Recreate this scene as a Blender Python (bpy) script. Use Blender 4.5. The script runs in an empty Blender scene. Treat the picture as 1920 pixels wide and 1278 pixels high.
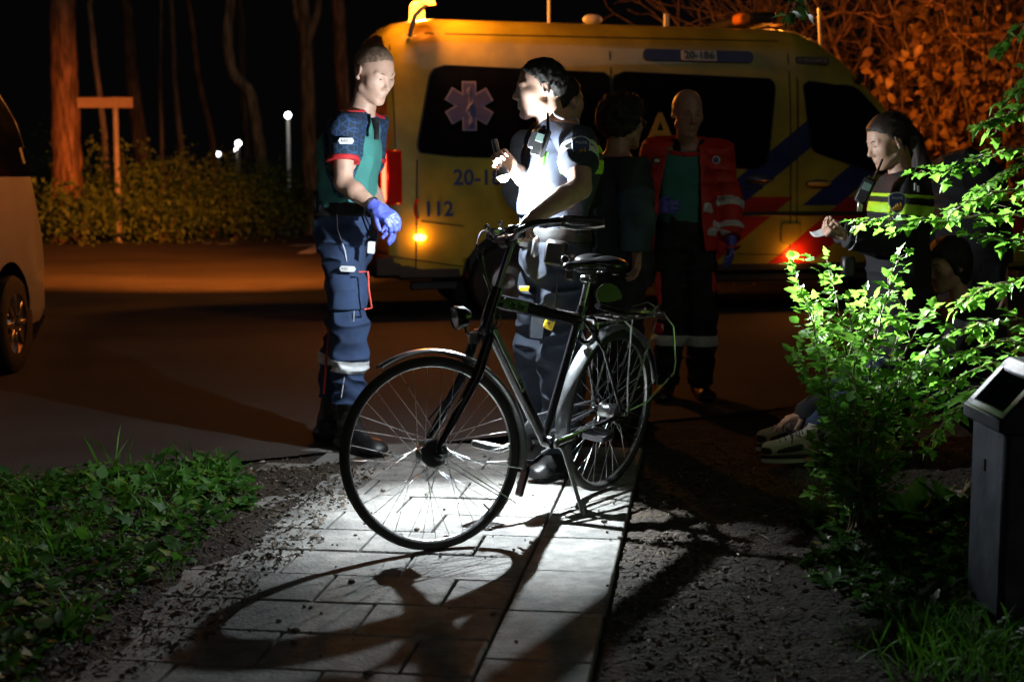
import bpy, math, random
import numpy as np
from mathutils import Matrix, Vector
# ------------------------------------------------------------------ camera, world, light, exposure
S = bpy.context.scene; COL = S.collection
CAM_H = 1.27; FOC = 2667.0; PITCH = math.atan((639-345)/FOC)
cam = bpy.data.cameras.new('camera'); camo = bpy.data.objects.new('camera', cam); COL.objects.link(camo)
cam.lens = 50.0; cam.sensor_width = 36.0; cam.clip_start = .1; cam.clip_end = 500
camo.location = (0, 0, CAM_H); camo.rotation_euler = (math.pi/2-PITCH, 0, 0)
cam.dof.use_dof = True; cam.dof.focus_distance = 5.7; cam.dof.aperture_fstop = 3.0
S.camera = camo
S.view_settings.view_transform = 'Standard'; S.view_settings.look = 'None'
S.view_settings.exposure = 0.0; S.view_settings.gamma = 1.0
wd = bpy.data.worlds.new('World'); S.world = wd; wd.use_nodes = True
bg = wd.node_tree.nodes['Background']; bg.inputs[0].default_value = (.6, .55, .6, 1); bg.inputs[1].default_value = .0022
def lamp(name, kind, loc, energy, color, size=.05, rot=None, **kw):
    l = bpy.data.lights.new(name, kind); o = bpy.data.objects.new(name, l); COL.objects.link(o)
    o.location = loc; l.energy = energy; l.color = color
    if kind == 'SUN': l.angle = size
    else: l.shadow_soft_size = size
    if rot is not None: o.rotation_euler = rot
    for k, v in kw.items(): setattr(l, k, v)
    return o
# dim, soft fill from behind the camera, added in place of general night light
lamp('night_fill', 'SUN', (0, 0, 20), .11, (1, .93, .8), math.radians(25), (math.radians(58), 0, math.radians(28)))
def V(*a): return np.array(a, float)
TORCH = np.array([-.033, 5.93, 1.287])
def aim(o, d):
    o.rotation_euler = Vector(d).to_track_quat('-Z', 'Y').to_euler()
tl = lamp('torch_beam', 'SPOT', TORCH+V(.0, -.042, -.044), 600, (.86, .95, 1), .012, spot_size=math.radians(72), spot_blend=1.0)
aim(tl, (-.02, -.50, -1.285))
lamp('torch_spill', 'POINT', TORCH+V(.0, -.042, -.044), 92, (.86, .95, 1), .012)

TORCH2 = V(.33, 6.72, 1.27)          # unseen torch inferred from the lit bush, put with the half hidden officer
t2 = lamp('second_torch_beam', 'SPOT', TORCH2+V(.05, -.03, -.01), 4300, (.93, .98, 1), .012, spot_size=math.radians(33), spot_blend=.9)
aim(t2, V(1.40, 5.32, 1.03)-TORCH2)
aim(lamp('second_torch_fill', 'SPOT', TORCH2+V(.06, -.04, -.01), 90, (.93, .98, 1), .012, spot_size=math.radians(124), spot_blend=.8), V(1, -.22, .08))  # wide cone added to brighten the policewoman, aimed clear of the curly-haired person

def W(px, py, Y):
    x = (px-960)/FOC; v = (639-py)/FOC; c, s = math.cos(PITCH), math.sin(PITCH)
    d = np.array([x, c+v*s, -s+v*c]); return np.array([0, 0, CAM_H])+d*(Y/d[1])
def G(px, py, z=0.0):
    x = (px-960)/FOC; v = (639-py)/FOC; c, s = math.cos(PITCH), math.sin(PITCH)
    d = np.array([x, c+v*s, -s+v*c]); return np.array([0, 0, CAM_H])+d*((z-CAM_H)/d[2])
def V(*a): return np.array(a, float)
def nrm(v): v = np.asarray(v, float); return v/(np.linalg.norm(v)+1e-12)
# ------------------------------------------------------------------ noise
_rs = np.random.RandomState(5); _LAT = _rs.rand(32, 32, 32).astype(np.float32)
def vnoise(x, y, z):
    x, y, z = np.broadcast_arrays(x, y, z)
    xi = np.floor(x).astype(int); yi = np.floor(y).astype(int); zi = np.floor(z).astype(int)
    fx = x-xi; fy = y-yi; fz = z-zi
    fx = fx*fx*(3-2*fx); fy = fy*fy*(3-2*fy); fz = fz*fz*(3-2*fz)
    a, b, c = xi & 31, yi & 31, zi & 31; A, B, C = (a+1) & 31, (b+1) & 31, (c+1) & 31
    L = _LAT
    return (((L[a,b,c]*(1-fx)+L[A,b,c]*fx)*(1-fy)+(L[a,B,c]*(1-fx)+L[A,B,c]*fx)*fy)*(1-fz)
            + ((L[a,b,C]*(1-fx)+L[A,b,C]*fx)*(1-fy)+(L[a,B,C]*(1-fx)+L[A,B,C]*fx)*fy)*fz)
def fbm(x, y, z=0., o=3):
    r = 0; a = .5
    for i in range(o): r = r+a*vnoise(np.asarray(x)*2**i+i*7.3, np.asarray(y)*2**i+i*3.1, np.asarray(z)*2**i+1.7*i); a *= .5
    return r/(1-.5**o)
# ------------------------------------------------------------------ materials
MATS = {}
def mat(name, col, rough=.6, metal=0., var=.15, scale=6., bump=0., bscale=40., emit=None, estr=0., coat=0., col2=None,
        alpha=None, sheen=0., stretch=None, spec=.5, trans=0.):
    if name in MATS: return MATS[name]
    m = bpy.data.materials.new(name); m.use_nodes = True; nt = m.node_tree; N = nt.nodes; L = nt.links
    p = N['Principled BSDF']; p.inputs['Roughness'].default_value = rough; p.inputs['Metallic'].default_value = metal
    p.inputs['Specular IOR Level'].default_value = spec
    p.inputs['Coat Weight'].default_value = coat; p.inputs['Sheen Weight'].default_value = sheen
    tc = N.new('ShaderNodeTexCoord'); src = tc.outputs['Object']
    if stretch:
        mp = N.new('ShaderNodeMapping'); mp.inputs['Scale'].default_value = stretch; L.new(src, mp.inputs[0]); src = mp.outputs[0]
    nz = N.new('ShaderNodeTexNoise'); nz.inputs['Scale'].default_value = scale; nz.inputs['Detail'].default_value = 6
    nz.inputs['Roughness'].default_value = .6; L.new(src, nz.inputs['Vector'])
    c = np.array(col[:3]); c2 = np.array(col2[:3]) if col2 is not None else c*(1+var)
    c1 = c if col2 is not None else c*(1-var)
    mx = N.new('ShaderNodeMix'); mx.data_type = 'RGBA'; mx.inputs[6].default_value = (*c1, 1); mx.inputs[7].default_value = (*np.clip(c2, 0, 1), 1)
    rm = N.new('ShaderNodeMapRange'); rm.inputs[1].default_value = .35; rm.inputs[2].default_value = .65
    L.new(nz.outputs[0], rm.inputs[0]); L.new(rm.outputs[0], mx.inputs[0]); L.new(mx.outputs[2], p.inputs['Base Color'])
    rr = N.new('ShaderNodeMapRange'); rr.inputs[3].default_value = max(rough-.08, .02); rr.inputs[4].default_value = min(rough+.1, 1)
    L.new(nz.outputs[0], rr.inputs[0]); L.new(rr.outputs[0], p.inputs['Roughness'])
    if bump:
        n2 = N.new('ShaderNodeTexNoise'); n2.inputs['Scale'].default_value = bscale; n2.inputs['Detail'].default_value = 5
        L.new(src, n2.inputs['Vector']); b = N.new('ShaderNodeBump'); b.inputs['Strength'].default_value = bump
        b.inputs['Distance'].default_value = .01; L.new(n2.outputs[0], b.inputs['Height']); L.new(b.outputs[0], p.inputs['Normal'])
    if emit is not None:
        p.inputs['Emission Color'].default_value = (*emit, 1); p.inputs['Emission Strength'].default_value = estr
    if trans: p.inputs['Transmission Weight'].default_value = trans
    m['p'] = 1; MATS[name] = m; return m
def mottle(m, scale, lo, hi, det=4, a=.38, b=.62, st=None):
    nt = m.node_tree; N = nt.nodes; L = nt.links; p = N['Principled BSDF']; old = p.inputs['Base Color'].links[0].from_socket
    tc = N.new('ShaderNodeTexCoord'); n = N.new('ShaderNodeTexNoise'); n.inputs['Scale'].default_value = scale; n.inputs['Detail'].default_value = det; mp = N.new('ShaderNodeMapping'); mp.inputs['Scale'].default_value = st or (1, 1, 1); L.new(tc.outputs['Object'], mp.inputs[0]); L.new(mp.outputs[0], n.inputs['Vector'])
    r = N.new('ShaderNodeMapRange'); r.inputs[1].default_value = a; r.inputs[2].default_value = b; r.inputs[3].default_value = lo; r.inputs[4].default_value = hi; L.new(n.outputs[0], r.inputs[0])
    v = N.new('ShaderNodeVectorMath'); v.operation = 'SCALE'; L.new(old, v.inputs[0]); L.new(r.outputs[0], v.inputs['Scale']); L.new(v.outputs[0], p.inputs['Base Color']); return m
def leafmat(name, c1, c2, scale=9, tr=.45, rough=.45):
    if name in MATS: return MATS[name]
    m = bpy.data.materials.new(name); m.use_nodes = True; nt = m.node_tree; N = nt.nodes; L = nt.links
    p = N['Principled BSDF']; p.inputs['Roughness'].default_value = rough
    tc = N.new('ShaderNodeTexCoord'); nz = N.new('ShaderNodeTexNoise'); nz.inputs['Scale'].default_value = scale; nz.inputs['Detail'].default_value = 4
    L.new(tc.outputs['Object'], nz.inputs['Vector'])
    rm = N.new('ShaderNodeMapRange'); rm.inputs[1].default_value = .35; rm.inputs[2].default_value = .65; L.new(nz.outputs[0], rm.inputs[0])
    mx = N.new('ShaderNodeMix'); mx.data_type = 'RGBA'; mx.inputs[6].default_value = (*c1, 1); mx.inputs[7].default_value = (*c2, 1)
    L.new(rm.outputs[0], mx.inputs[0]); L.new(mx.outputs[2], p.inputs['Base Color'])
    t = N.new('ShaderNodeBsdfTranslucent'); L.new(mx.outputs[2], t.inputs[0])
    s = N.new('ShaderNodeMixShader'); s.inputs[0].default_value = tr
    L.new(p.outputs[0], s.inputs[1]); L.new(t.outputs[0], s.inputs[2]); L.new(s.outputs[0], N['Material Output'].inputs[0])
    MATS[name] = m; return m
# ------------------------------------------------------------------ objects
ORG = {}
def tag(o, label=None, cat=None, group=None, kind=None):
    if label: o['label'] = label
    if cat: o['category'] = cat
    if group: o['group'] = group
    if kind: o['kind'] = kind
    return o
def thing(name, label, cat, loc=(0, 0, 0), rotz=0, group=None, mw=None):
    o = bpy.data.objects.new(name, None); COL.objects.link(o); o.empty_display_size = .1
    o.location = loc; o.rotation_euler = (0, 0, rotz)
    if mw is not None: o.matrix_world = Matrix(mw.tolist())
    return tag(o, label, cat, group)
def link(name, V_, F_, m, parent=None, smooth=True, world=None, cols=None):
    """mesh object; world=True: V_ are world coordinates of an unrotated parent chain"""
    V_ = np.asarray(V_, float)
    if world is not None: V_ = V_-np.asarray(world)
    me = bpy.data.meshes.new(name)
    if isinstance(F_, np.ndarray):
        n = len(F_); k = F_.shape[1]
        me.vertices.add(len(V_)); me.vertices.foreach_set('co', V_.astype(np.float32).ravel())
        me.loops.add(n*k); me.loops.foreach_set('vertex_index', F_.astype(np.int32).ravel())
        me.polygons.add(n); me.polygons.foreach_set('loop_start', np.arange(0, n*k, k, dtype=np.int32))
        me.update(calc_edges=True)
    else:
        me.from_pydata(V_.tolist(), [], F_)
    if smooth: me.polygons.foreach_set('use_smooth', [True]*len(me.polygons))
    if isinstance(m, (list, tuple)):
        for q in m: me.materials.append(q)
    else: me.materials.append(m)
    o = bpy.data.objects.new(name, me); COL.objects.link(o)
    if parent is not None: o.parent = parent
    return o
def rotm(ax, a):
    ax = nrm(ax); return np.array(Matrix.Rotation(a, 3, Vector(ax)))
class MB:
    def __init__(s): s.v = []; s.f = []
    def add(s, v, f):
        n = len(s.v); s.v += [tuple(p) for p in v]; s.f += [tuple(i+n for i in q) for q in f]; return s
    def box(s, c, h, R=None, bev=0.):
        c = np.array(c, float); h = np.array(h, float)
        if bev > 0:
            b = min(bev, h.min()*.95); P = []
            # rounded outline per axis: use chamfered box (24 verts)
            for sx in (-1, 1):
                for sy in (-1, 1):
                    for sz in (-1, 1):
                        g = np.array([sx, sy, sz]); q = g*h
                        P += [q-[0, sy*b, sz*b], q-[sx*b, 0, sz*b], q-[sx*b, sy*b, 0]]
            P = np.array(P)
            idx = lambda sx, sy, sz, k: ((sx > 0)*4+(sy > 0)*2+(sz > 0))*3+k
            F = []
            for k in range(3):
                for sg in (-1, 1):
                    a, bb = [(1, 2), (2, 0), (0, 1)][k]
                    ring = []
                    for (u, w) in ((-1, -1), (1, -1), (1, 1), (-1, 1)):
                        t = [0, 0, 0]; t[k] = sg; t[a] = u; t[bb] = w; ring.append(idx(*t, k))
                    F.append(tuple(ring if sg > 0 else ring[::-1]))
            for k in range(3):   # edges along axis k
                a, bb = [(1, 2), (2, 0), (0, 1)][k]
                for u in (-1, 1):
                    for w in (-1, 1):
                        t0 = [0, 0, 0]; t0[k] = -1; t0[a] = u; t0[bb] = w; t1 = list(t0); t1[k] = 1
                        q = [idx(*t0, a), idx(*t1, a), idx(*t1, bb), idx(*t0, bb)]
                        F.append(tuple(q if u*w < 0 else q[::-1]))
            for sx in (-1, 1):
                for sy in (-1, 1):
                    for sz in (-1, 1):
                        q = [idx(sx, sy, sz, k) for k in range(3)]; F.append(tuple(q if sx*sy*sz > 0 else q[::-1]))
        else:
            P = np.array([[x, y, z] for x in (-1, 1) for y in (-1, 1) for z in (-1, 1)])*h
            F = [(0, 1, 3, 2), (4, 6, 7, 5), (0, 4, 5, 1), (2, 3, 7, 6), (0, 2, 6, 4), (1, 5, 7, 3)]
        if R is not None: P = P@np.asarray(R).T
        return s.add(P+c, F)
    def tube(s, pts, r, seg=10, closed=False, flat=None, cap=True):
        P = [np.asarray(p, float) for p in pts]; n = len(P); rr = r if hasattr(r, '__len__') else [r]*n
        T = []
        for i in range(n):
            a = P[(i-1) % n] if (closed or i > 0) else P[i]; b = P[(i+1) % n] if (closed or i < n-1) else P[i]
            T.append(nrm(b-a))
        u = nrm(np.cross(T[0], [0, 0, 1] if abs(T[0][2]) < .9 else [1, 0, 0]))
        if flat is not None: u = nrm(np.asarray(flat[0])-T[0]*np.dot(flat[0], T[0]))
        V_ = []; F = []
        for i in range(n):
            u = nrm(u-T[i]*np.dot(u, T[i])); w = np.cross(T[i], u)
            for k in range(seg):
                a = 2*math.pi*k/seg; q = u*math.cos(a)*(flat[1] if flat else 1)+w*math.sin(a)
                V_.append(P[i]+q*rr[i])
        m = n if closed else n-1
        for i in range(m):
            j = (i+1) % n
            for k in range(seg):
                l = (k+1) % seg; F.append((i*seg+k, i*seg+l, j*seg+l, j*seg+k))
        if not closed and cap: F.append(tuple(range(seg))[::-1]); F.append(tuple((n-1)*seg+k for k in range(seg)))
        return s.add(V_, F)
    def lathe(s, prof, c=(0, 0, 0), ax=(0, 0, 1), seg=24, closed=False, arc=None):
        ax = nrm(ax); u = nrm(np.cross(ax, [1, 0, 0] if abs(ax[0]) < .9 else [0, 1, 0])); w = np.cross(ax, u)
        if arc: u = nrm(arc[0]); w = np.cross(ax, u)
        V_ = []; F = []; n = len(prof); sg = seg
        for k in range(sg+(1 if arc else 0)):
            a = 2*math.pi*k/sg if not arc else arc[1]+(arc[2]-arc[1])*k/sg
            e = u*math.cos(a)+w*math.sin(a)
            for (r, z) in prof: V_.append(np.array(c)+e*r+ax*z)
        for k in range(sg):
            l = (k+1) % sg if not arc else k+1
            for i in range(n if closed else n-1):
                j = (i+1) % n; F.append((k*n+i, l*n+i, l*n+j, k*n+j))
        return s.add(V_, F)
    def ell(s, c, r, R=None, nu=16, nv=10):
        V_ = [(0, 0, 1)]; F = []
        for i in range(1, nv):
            t = math.pi*i/nv
            for k in range(nu): a = 2*math.pi*k/nu; V_.append((math.sin(t)*math.cos(a), math.sin(t)*math.sin(a), math.cos(t)))
        V_.append((0, 0, -1)); L = len(V_)-1
        for k in range(nu): F.append((0, 1+k, 1+(k+1) % nu)); F.append((L, L-nu+(k+1) % nu, L-nu+k))
        for i in range(nv-2):
            for k in range(nu): a = 1+i*nu+k; b = 1+i*nu+(k+1) % nu; F.append((a, a+nu, b+nu, b))
        P = np.array(V_)*np.array(r)
        if R is not None: P = P@np.asarray(R).T
        return s.add(P+np.array(c), F)
    def prism(s, poly, th, c=(0, 0, 0), R=None):
        """2-D outline (counter-clockwise) in local x,y; thickness th along local z, centred"""
        n = len(poly); P = np.array([(x, y, -th/2) for x, y in poly]+[(x, y, th/2) for x, y in poly])
        F = [tuple(range(n))[::-1], tuple(range(n, 2*n))]+[(i, (i+1) % n, n+(i+1) % n, n+i) for i in range(n)]
        if R is not None: P = P@np.asarray(R).T
        return s.add(P+np.array(c), F)
    def build(s, name, m, parent=None, smooth=True, world=None, auto=True, bevel=0):
        o = link(name, s.v, s.f, m, parent, smooth, world)
        if bevel:
            b = o.modifiers.new('bevel', 'BEVEL'); b.width = bevel; b.segments = 2; b.limit_method = 'ANGLE'; b.angle_limit = .6
        if smooth and auto: sharp(o)
        return o
def sharp(o, ang=math.radians(38)):
    o.data.set_sharp_from_angle(angle=ang)
def frame3(x, y):
    """rotation whose columns are x, y', z"""
    x = nrm(x); y = nrm(np.asarray(y)-x*np.dot(x, y)); return np.stack([x, y, np.cross(x, y)], 1)
def rrect(w, h, r, n=5):
    P = []
    for cx, cy, a0 in ((w/2-r, h/2-r, 0), (-w/2+r, h/2-r, 90), (-w/2+r, -h/2+r, 180), (w/2-r, -h/2+r, 270)):
        for k in range(n+1):
            a = math.radians(a0+90*k/n); P.append((cx+r*math.cos(a), cy+r*math.sin(a)))
    return P
def text_mesh(txt, size, ext=.002, bold=0.0):
    cu = bpy.data.curves.new('t', 'FONT'); cu.body = txt; cu.size = size; cu.extrude = ext; cu.offset = bold
    cu.align_x = 'CENTER'; cu.align_y = 'CENTER'; cu.resolution_u = 3
    o = bpy.data.objects.new('t', cu); COL.objects.link(o)
    dg = bpy.context.evaluated_depsgraph_get(); dg.update()
    me = bpy.data.meshes.new_from_object(o.evaluated_get(dg))
    v = np.array([tuple(p.co) for p in me.vertices]) if len(me.vertices) else np.zeros((0, 3)); f = [tuple(p.vertices) for p in me.polygons]
    bpy.data.objects.remove(o); bpy.data.curves.remove(cu); bpy.data.meshes.remove(me)
    return v, f
def text(name, txt, size, c, R, m, parent=None, world=None, ext=.002, bold=0., squash=1.):
    v, f = text_mesh(txt, size, ext, bold); v = v*np.array([squash, 1, 1])
    return link(name, v@np.asarray(R).T+np.array(c), f, m, parent, False, world)
# ------------------------------------------------------------------ thin blades and leaves
OV = np.array([(0, 0), (0, .35), (0, .7), (0, 1), (-.24, .2), (-.31, .48), (-.17, .78), (.24, .2), (.31, .48), (.17, .78)], float)
OT = [(0, 1, 4), (1, 5, 4), (1, 2, 5), (2, 6, 5), (2, 3, 6), (0, 7, 1), (1, 7, 8), (1, 8, 2), (2, 8, 9), (2, 9, 3)]
_h = [(.10, .10), (.40, .08), (.27, .30), (.50, .50), (.25, .56), (.16, .80)]
LB = np.array([(0, .4), (0, 0)]+_h+[(0, 1)]+[(-x, y) for x, y in _h[::-1]], float); LT = [(0, i, i+1) for i in range(1, len(LB)-1)]+[(0, len(LB)-1, 1)]
BL = np.array([(-.5, 0), (.5, 0), (-.42, .4), (.42, .4), (-.26, .75), (.26, .75), (0, 1)], float); BT = [(0, 1, 3), (0, 3, 2), (2, 3, 5), (2, 5, 4), (4, 5, 6)]
def nv(a): return a/(np.linalg.norm(a, axis=-1, keepdims=True)+1e-9)
def leaves(pos, d, n, size, kind='ov', fold=.35, curl=.25, width=1., rs=None):
    """many single leaves: base position, direction, normal, size -> verts, tris"""
    rs = rs or np.random.RandomState(1)
    T, F = {'ov': (OV, OT), 'lb': (LB, LT), 'bl': (BL, BT)}[kind]; pos = np.asarray(pos, float); N = len(pos); size = np.broadcast_to(np.asarray(size, float), (N,))
    d = nv(np.asarray(d, float)); n = nv(n-d*(n*d).sum(-1, keepdims=True)); s = np.cross(d, n)
    x = T[:, 0]*width; y = T[:, 1]
    cu = curl*(rs.rand(N, 1)*1.2+.2); fo = fold*(rs.rand(N, 1)*1.2+.1); wob = (rs.rand(N, len(T))-.5)*.08
    z = np.abs(x)[None]*fo-cu*(y**2)[None]+wob
    P = pos[:, None]+size[:, None, None]*(s[:, None]*x[None, :, None]+d[:, None]*y[None, :, None]+n[:, None]*z[:, :, None])
    Fa = np.array(F)[None]+np.arange(N)[:, None, None]*len(T)
    return P.reshape(-1, 3), Fa.reshape(-1, 3)
# ------------------------------------------------------------------ implicit surfaces -> one continuous mesh
class SDF:
    def __init__(s, lo, hi, h):
        s.o = np.array(lo, float); s.h = h; s.n = np.ceil((np.array(hi)-s.o)/h).astype(int)+1
        s.f = np.full(tuple(s.n), .5, np.float32)
    def win(s, lo, hi):
        a = np.maximum(np.floor((np.array(lo)-s.o)/s.h).astype(int), 0); b = np.minimum(np.ceil((np.array(hi)-s.o)/s.h).astype(int)+1, s.n)
        if (b <= a).any(): return None
        sl = tuple(slice(i, j) for i, j in zip(a, b))
        X, Y, Z = np.ogrid[a[0]:b[0], a[1]:b[1], a[2]:b[2]]
        return sl, (X*s.h+s.o[0]).astype(np.float32), (Y*s.h+s.o[1]).astype(np.float32), (Z*s.h+s.o[2]).astype(np.float32)
    def put(s, sl, d, k, sub=False):
        a = s.f[sl]
        if sub:
            d = -d; t = np.clip(.5-.5*(d-a)/k, 0, 1) if k > 0 else None
            s.f[sl] = np.maximum(a, d) if k <= 0 else (a*t+d*(1-t))+k*t*(1-t)
        else:
            if k <= 0: s.f[sl] = np.minimum(a, d); return
            t = np.clip(.5+.5*(d-a)/k, 0, 1); s.f[sl] = (d*(1-t)+a*t)-k*t*(1-t)
    def rc(s, a, b, ra, rb=None, k=.015, fl=None, sub=False):
        a = np.asarray(a, float); b = np.asarray(b, float); rb = ra if rb is None else rb
        m = max(ra, rb)*(max(1, fl[1]) if fl else 1)+max(k, 0)*1.3+s.h*2
        w = s.win(np.minimum(a, b)-m, np.maximum(a, b)+m)
        if w is None: return s
        sl, X, Y, Z = w; ba = b-a; L = max((ba**2).sum(), 1e-9)
        px, py, pz = X-a[0], Y-a[1], Z-a[2]
        t = np.clip((px*ba[0]+py*ba[1]+pz*ba[2])/L, 0, 1)
        qx, qy, qz = px-t*ba[0], py-t*ba[1], pz-t*ba[2]; g = 1
        if fl:
            n = nrm(fl[0]); e = (qx*n[0]+qy*n[1]+qz*n[2])*(1/fl[1]-1)
            qx, qy, qz = qx+e*n[0], qy+e*n[1], qz+e*n[2]; g = min(fl[1], 1)
        d = (np.sqrt(qx*qx+qy*qy+qz*qz)-(ra+(rb-ra)*t))*g
        s.put(sl, d, k, sub); return s
    def ell(s, c, r, R=None, k=.015, sub=False):
        c = np.asarray(c, float); r = np.asarray(r, float); m = r.max()+max(k, 0)*1.3+s.h*2
        w = s.win(c-m, c+m)
        if w is None: return s
        sl, X, Y, Z = w; X, Y, Z = X-c[0], Y-c[1], Z-c[2]
        if R is not None:
            X, Y, Z = (X*R[0, i]+Y*R[1, i]+Z*R[2, i] for i in range(3))
        k0 = np.sqrt((X/r[0])**2+(Y/r[1])**2+(Z/r[2])**2); k1 = np.sqrt((X/r[0]**2)**2+(Y/r[1]**2)**2+(Z/r[2]**2)**2)+1e-6
        s.put(sl, k0*(k0-1)/k1, k, sub); return s
    def box(s, c, hf, R=None, rad=.01, k=.01, sub=False):
        c = np.asarray(c, float); hf = np.asarray(hf, float); m = np.linalg.norm(hf)+max(k, 0)*1.3+s.h*2
        w = s.win(c-m, c+m)
        if w is None: return s
        sl, X, Y, Z = w; X, Y, Z = X-c[0], Y-c[1], Z-c[2]
        if R is not None: X, Y, Z = (X*R[0, i]+Y*R[1, i]+Z*R[2, i] for i in range(3))
        qx, qy, qz = np.abs(X)-hf[0]+rad, np.abs(Y)-hf[1]+rad, np.abs(Z)-hf[2]+rad
        d = np.sqrt(np.maximum(qx, 0)**2+np.maximum(qy, 0)**2+np.maximum(qz, 0)**2)+np.minimum(np.maximum(np.maximum(qx, qy), qz), 0)-rad
        s.put(sl, d, k, sub); return s
    def grid(s):
        X, Y, Z = np.ogrid[0:s.n[0], 0:s.n[1], 0:s.n[2]]
        return (X*s.h+s.o[0]).astype(np.float32), (Y*s.h+s.o[1]).astype(np.float32), (Z*s.h+s.o[2]).astype(np.float32)
    def cut(s, p, n, k=0.):
        X, Y, Z = s.grid(); n = nrm(n); d = (X-p[0])*n[0]+(Y-p[1])*n[1]+(Z-p[2])*n[2]; s.f = np.maximum(s.f, d.astype(np.float32)); return s
    def folds(s, amp, fr=(9, 9, 22), seed=0., warp=.5):
        X, Y, Z = s.grid(); m = np.abs(s.f) < amp*4
        i = np.nonzero(m); x = X[i[0], 0, 0]; y = Y[0, i[1], 0]; z = Z[0, 0, i[2]]
        w = vnoise(x*4+seed, y*4, z*4)*warp
        n = vnoise(x*fr[0]+seed+w*3, y*fr[1]+w*2, (z+w*.12)*fr[2])
        n2 = vnoise(x*fr[0]*2.1+seed, y*fr[1]*2.1+5, (z+w*.1)*fr[2]*1.7)
        r = np.clip(1-np.abs(2*n-1)*1.5, 0, 1)**1.5*1.25+.3*(n2-.5)
        s.f[m] = s.f[m]-(amp*(r-.45)).astype(np.float32); return s
    def inter(s, other): s.f = np.maximum(s.f, other); return s
    def copy(s):
        c = SDF.__new__(SDF); c.o = s.o; c.h = s.h; c.n = s.n; c.f = s.f.copy(); return c
    def mesh(s):
        f = s.f.copy(); f[0] = f[-1] = .5; f[:, 0] = f[:, -1] = .5; f[:, :, 0] = f[:, :, -1] = .5
        ins = f < 0; n = f.shape
        c = np.zeros((n[0]-1, n[1]-1, n[2]-1), np.int8)
        for dx in (0, 1):
            for dy in (0, 1):
                for dz in (0, 1): c += ins[dx:n[0]-1+dx, dy:n[1]-1+dy, dz:n[2]-1+dz]
        act = np.nonzero((c > 0) & (c < 8)); A = np.stack(act, 1); N = len(A)
        idm = np.full(c.shape, -1, np.int32); idm[act] = np.arange(N)
        acc = np.zeros((N, 3)); cnt = np.zeros(N)
        cor = [(i, j, k) for i in (0, 1) for j in (0, 1) for k in (0, 1)]
        val = {q: f[A[:, 0]+q[0], A[:, 1]+q[1], A[:, 2]+q[2]] for q in cor}
        for a in cor:
            for ax in range(3):
                if a[ax] == 0:
                    b = list(a); b[ax] = 1; b = tuple(b); va, vb = val[a], val[b]
                    m = (va < 0) != (vb < 0); t = np.where(m, va/(va-vb+1e-12), 0)
                    P = np.tile(np.array(a, float), (N, 1)); P[:, ax] += t
                    acc[m] += P[m]; cnt[m] += 1
        Vt = (A+acc/np.maximum(cnt, 1)[:, None])*s.h+s.o
        F = []
        for ax in range(3):
            b, cc = [(1, 2), (2, 0), (0, 1)][ax]
            sl0 = [slice(None)]*3; sl1 = [slice(None)]*3; sl0[ax] = slice(0, -1); sl1[ax] = slice(1, None)
            i0 = ins[tuple(sl0)]; i1 = ins[tuple(sl1)]
            for sg in (0, 1):
                e = np.stack(np.nonzero((i0 & ~i1) if sg == 0 else (~i0 & i1)), 1)
                e = e[(e[:, b] > 0) & (e[:, cc] > 0)]
                if not len(e): continue
                q = []
                for (u, v) in ((-1, -1), (0, -1), (0, 0), (-1, 0)):
                    t = e.copy(); t[:, b] += u; t[:, cc] += v; q.append(idm[t[:, 0], t[:, 1], t[:, 2]])
                q = np.stack(q, 1); F.append(q if sg == 0 else q[:, ::-1])
        F = np.concatenate(F) if F else np.zeros((0, 4), int); F = F[(F >= 0).all(1)]
        return Vt, F
    def build(s, name, m, parent=None, world=None, relax=1):
        v, F = s.mesh()
        for _ in range(relax):
            ac = np.zeros_like(v); ct = np.zeros(len(v))
            for i in range(4):
                a, b = F[:, i], F[:, (i+1) % 4]
                for c_ in range(3): ac[:, c_] += np.bincount(a, v[b, c_], len(v))+np.bincount(b, v[a, c_], len(v))
                ct += np.bincount(a, minlength=len(v))+np.bincount(b, minlength=len(v))
            v = v*.5+.5*ac/np.maximum(ct, 1)[:, None]
        return link(name, v, F, m, parent, True, world)
# ------------------------------------------------------------------ ground, road, path
M_dirt = mat('soil', (.014, .008, .004), .95, var=.5, scale=3.5, bump=1., bscale=50, col2=(.038, .025, .014))
M_asph = mat('asphalt', (.022, .021, .021), .8, var=.35, scale=1.2, bump=1., bscale=130, col2=(.040, .038, .036))
M_slab = mat('paving_slab', (.15, .145, .135), .85, var=.3, scale=3.2, bump=.7, bscale=70, col2=(.27, .26, .24))
M_paint = mat('road_paint', (.6, .6, .57), .7, var=.2, scale=6)
mottle(M_dirt, 55, .35, 1.5); mottle(M_dirt, 260, .5, 1.5); mottle(M_slab, 1.7, .55, 1.15); mottle(M_slab, 16, .72, 1.1); mottle(M_slab, 240, .8, 1.12); mottle(M_asph, 330, .45, 1.7, 2); mottle(M_asph, .35, .7, 1.3)
for q in M_dirt.node_tree.nodes:
    if q.type == 'BUMP': q.inputs['Distance'].default_value = .03
PD = nrm([.1342, 1, 0]); PL = V(-PD[1], PD[0], 0)      # path direction, path left
P0 = V(.198, 3.535, 0)                                 # a point of the right edge of the path
def path_uv(x, y):
    dx, dy = x-P0[0], y-P0[1]; return dx*PL[0]+dy*PL[1], dx*PD[0]+dy*PD[1]
def road_edge(x): return 6.66+.56*(x+.915)
def axis(lo, a, b, hi, fine):
    m = np.arange(a, b, fine); L = [a]; s = fine
    while L[-1] > lo: s *= 1.25; L.append(L[-1]-s)
    H = [m[-1]]; s = fine
    while H[-1] < hi: s *= 1.25; H.append(H[-1]+s)
    return np.array(L[:0:-1]+list(m)+H[1:])
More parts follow.
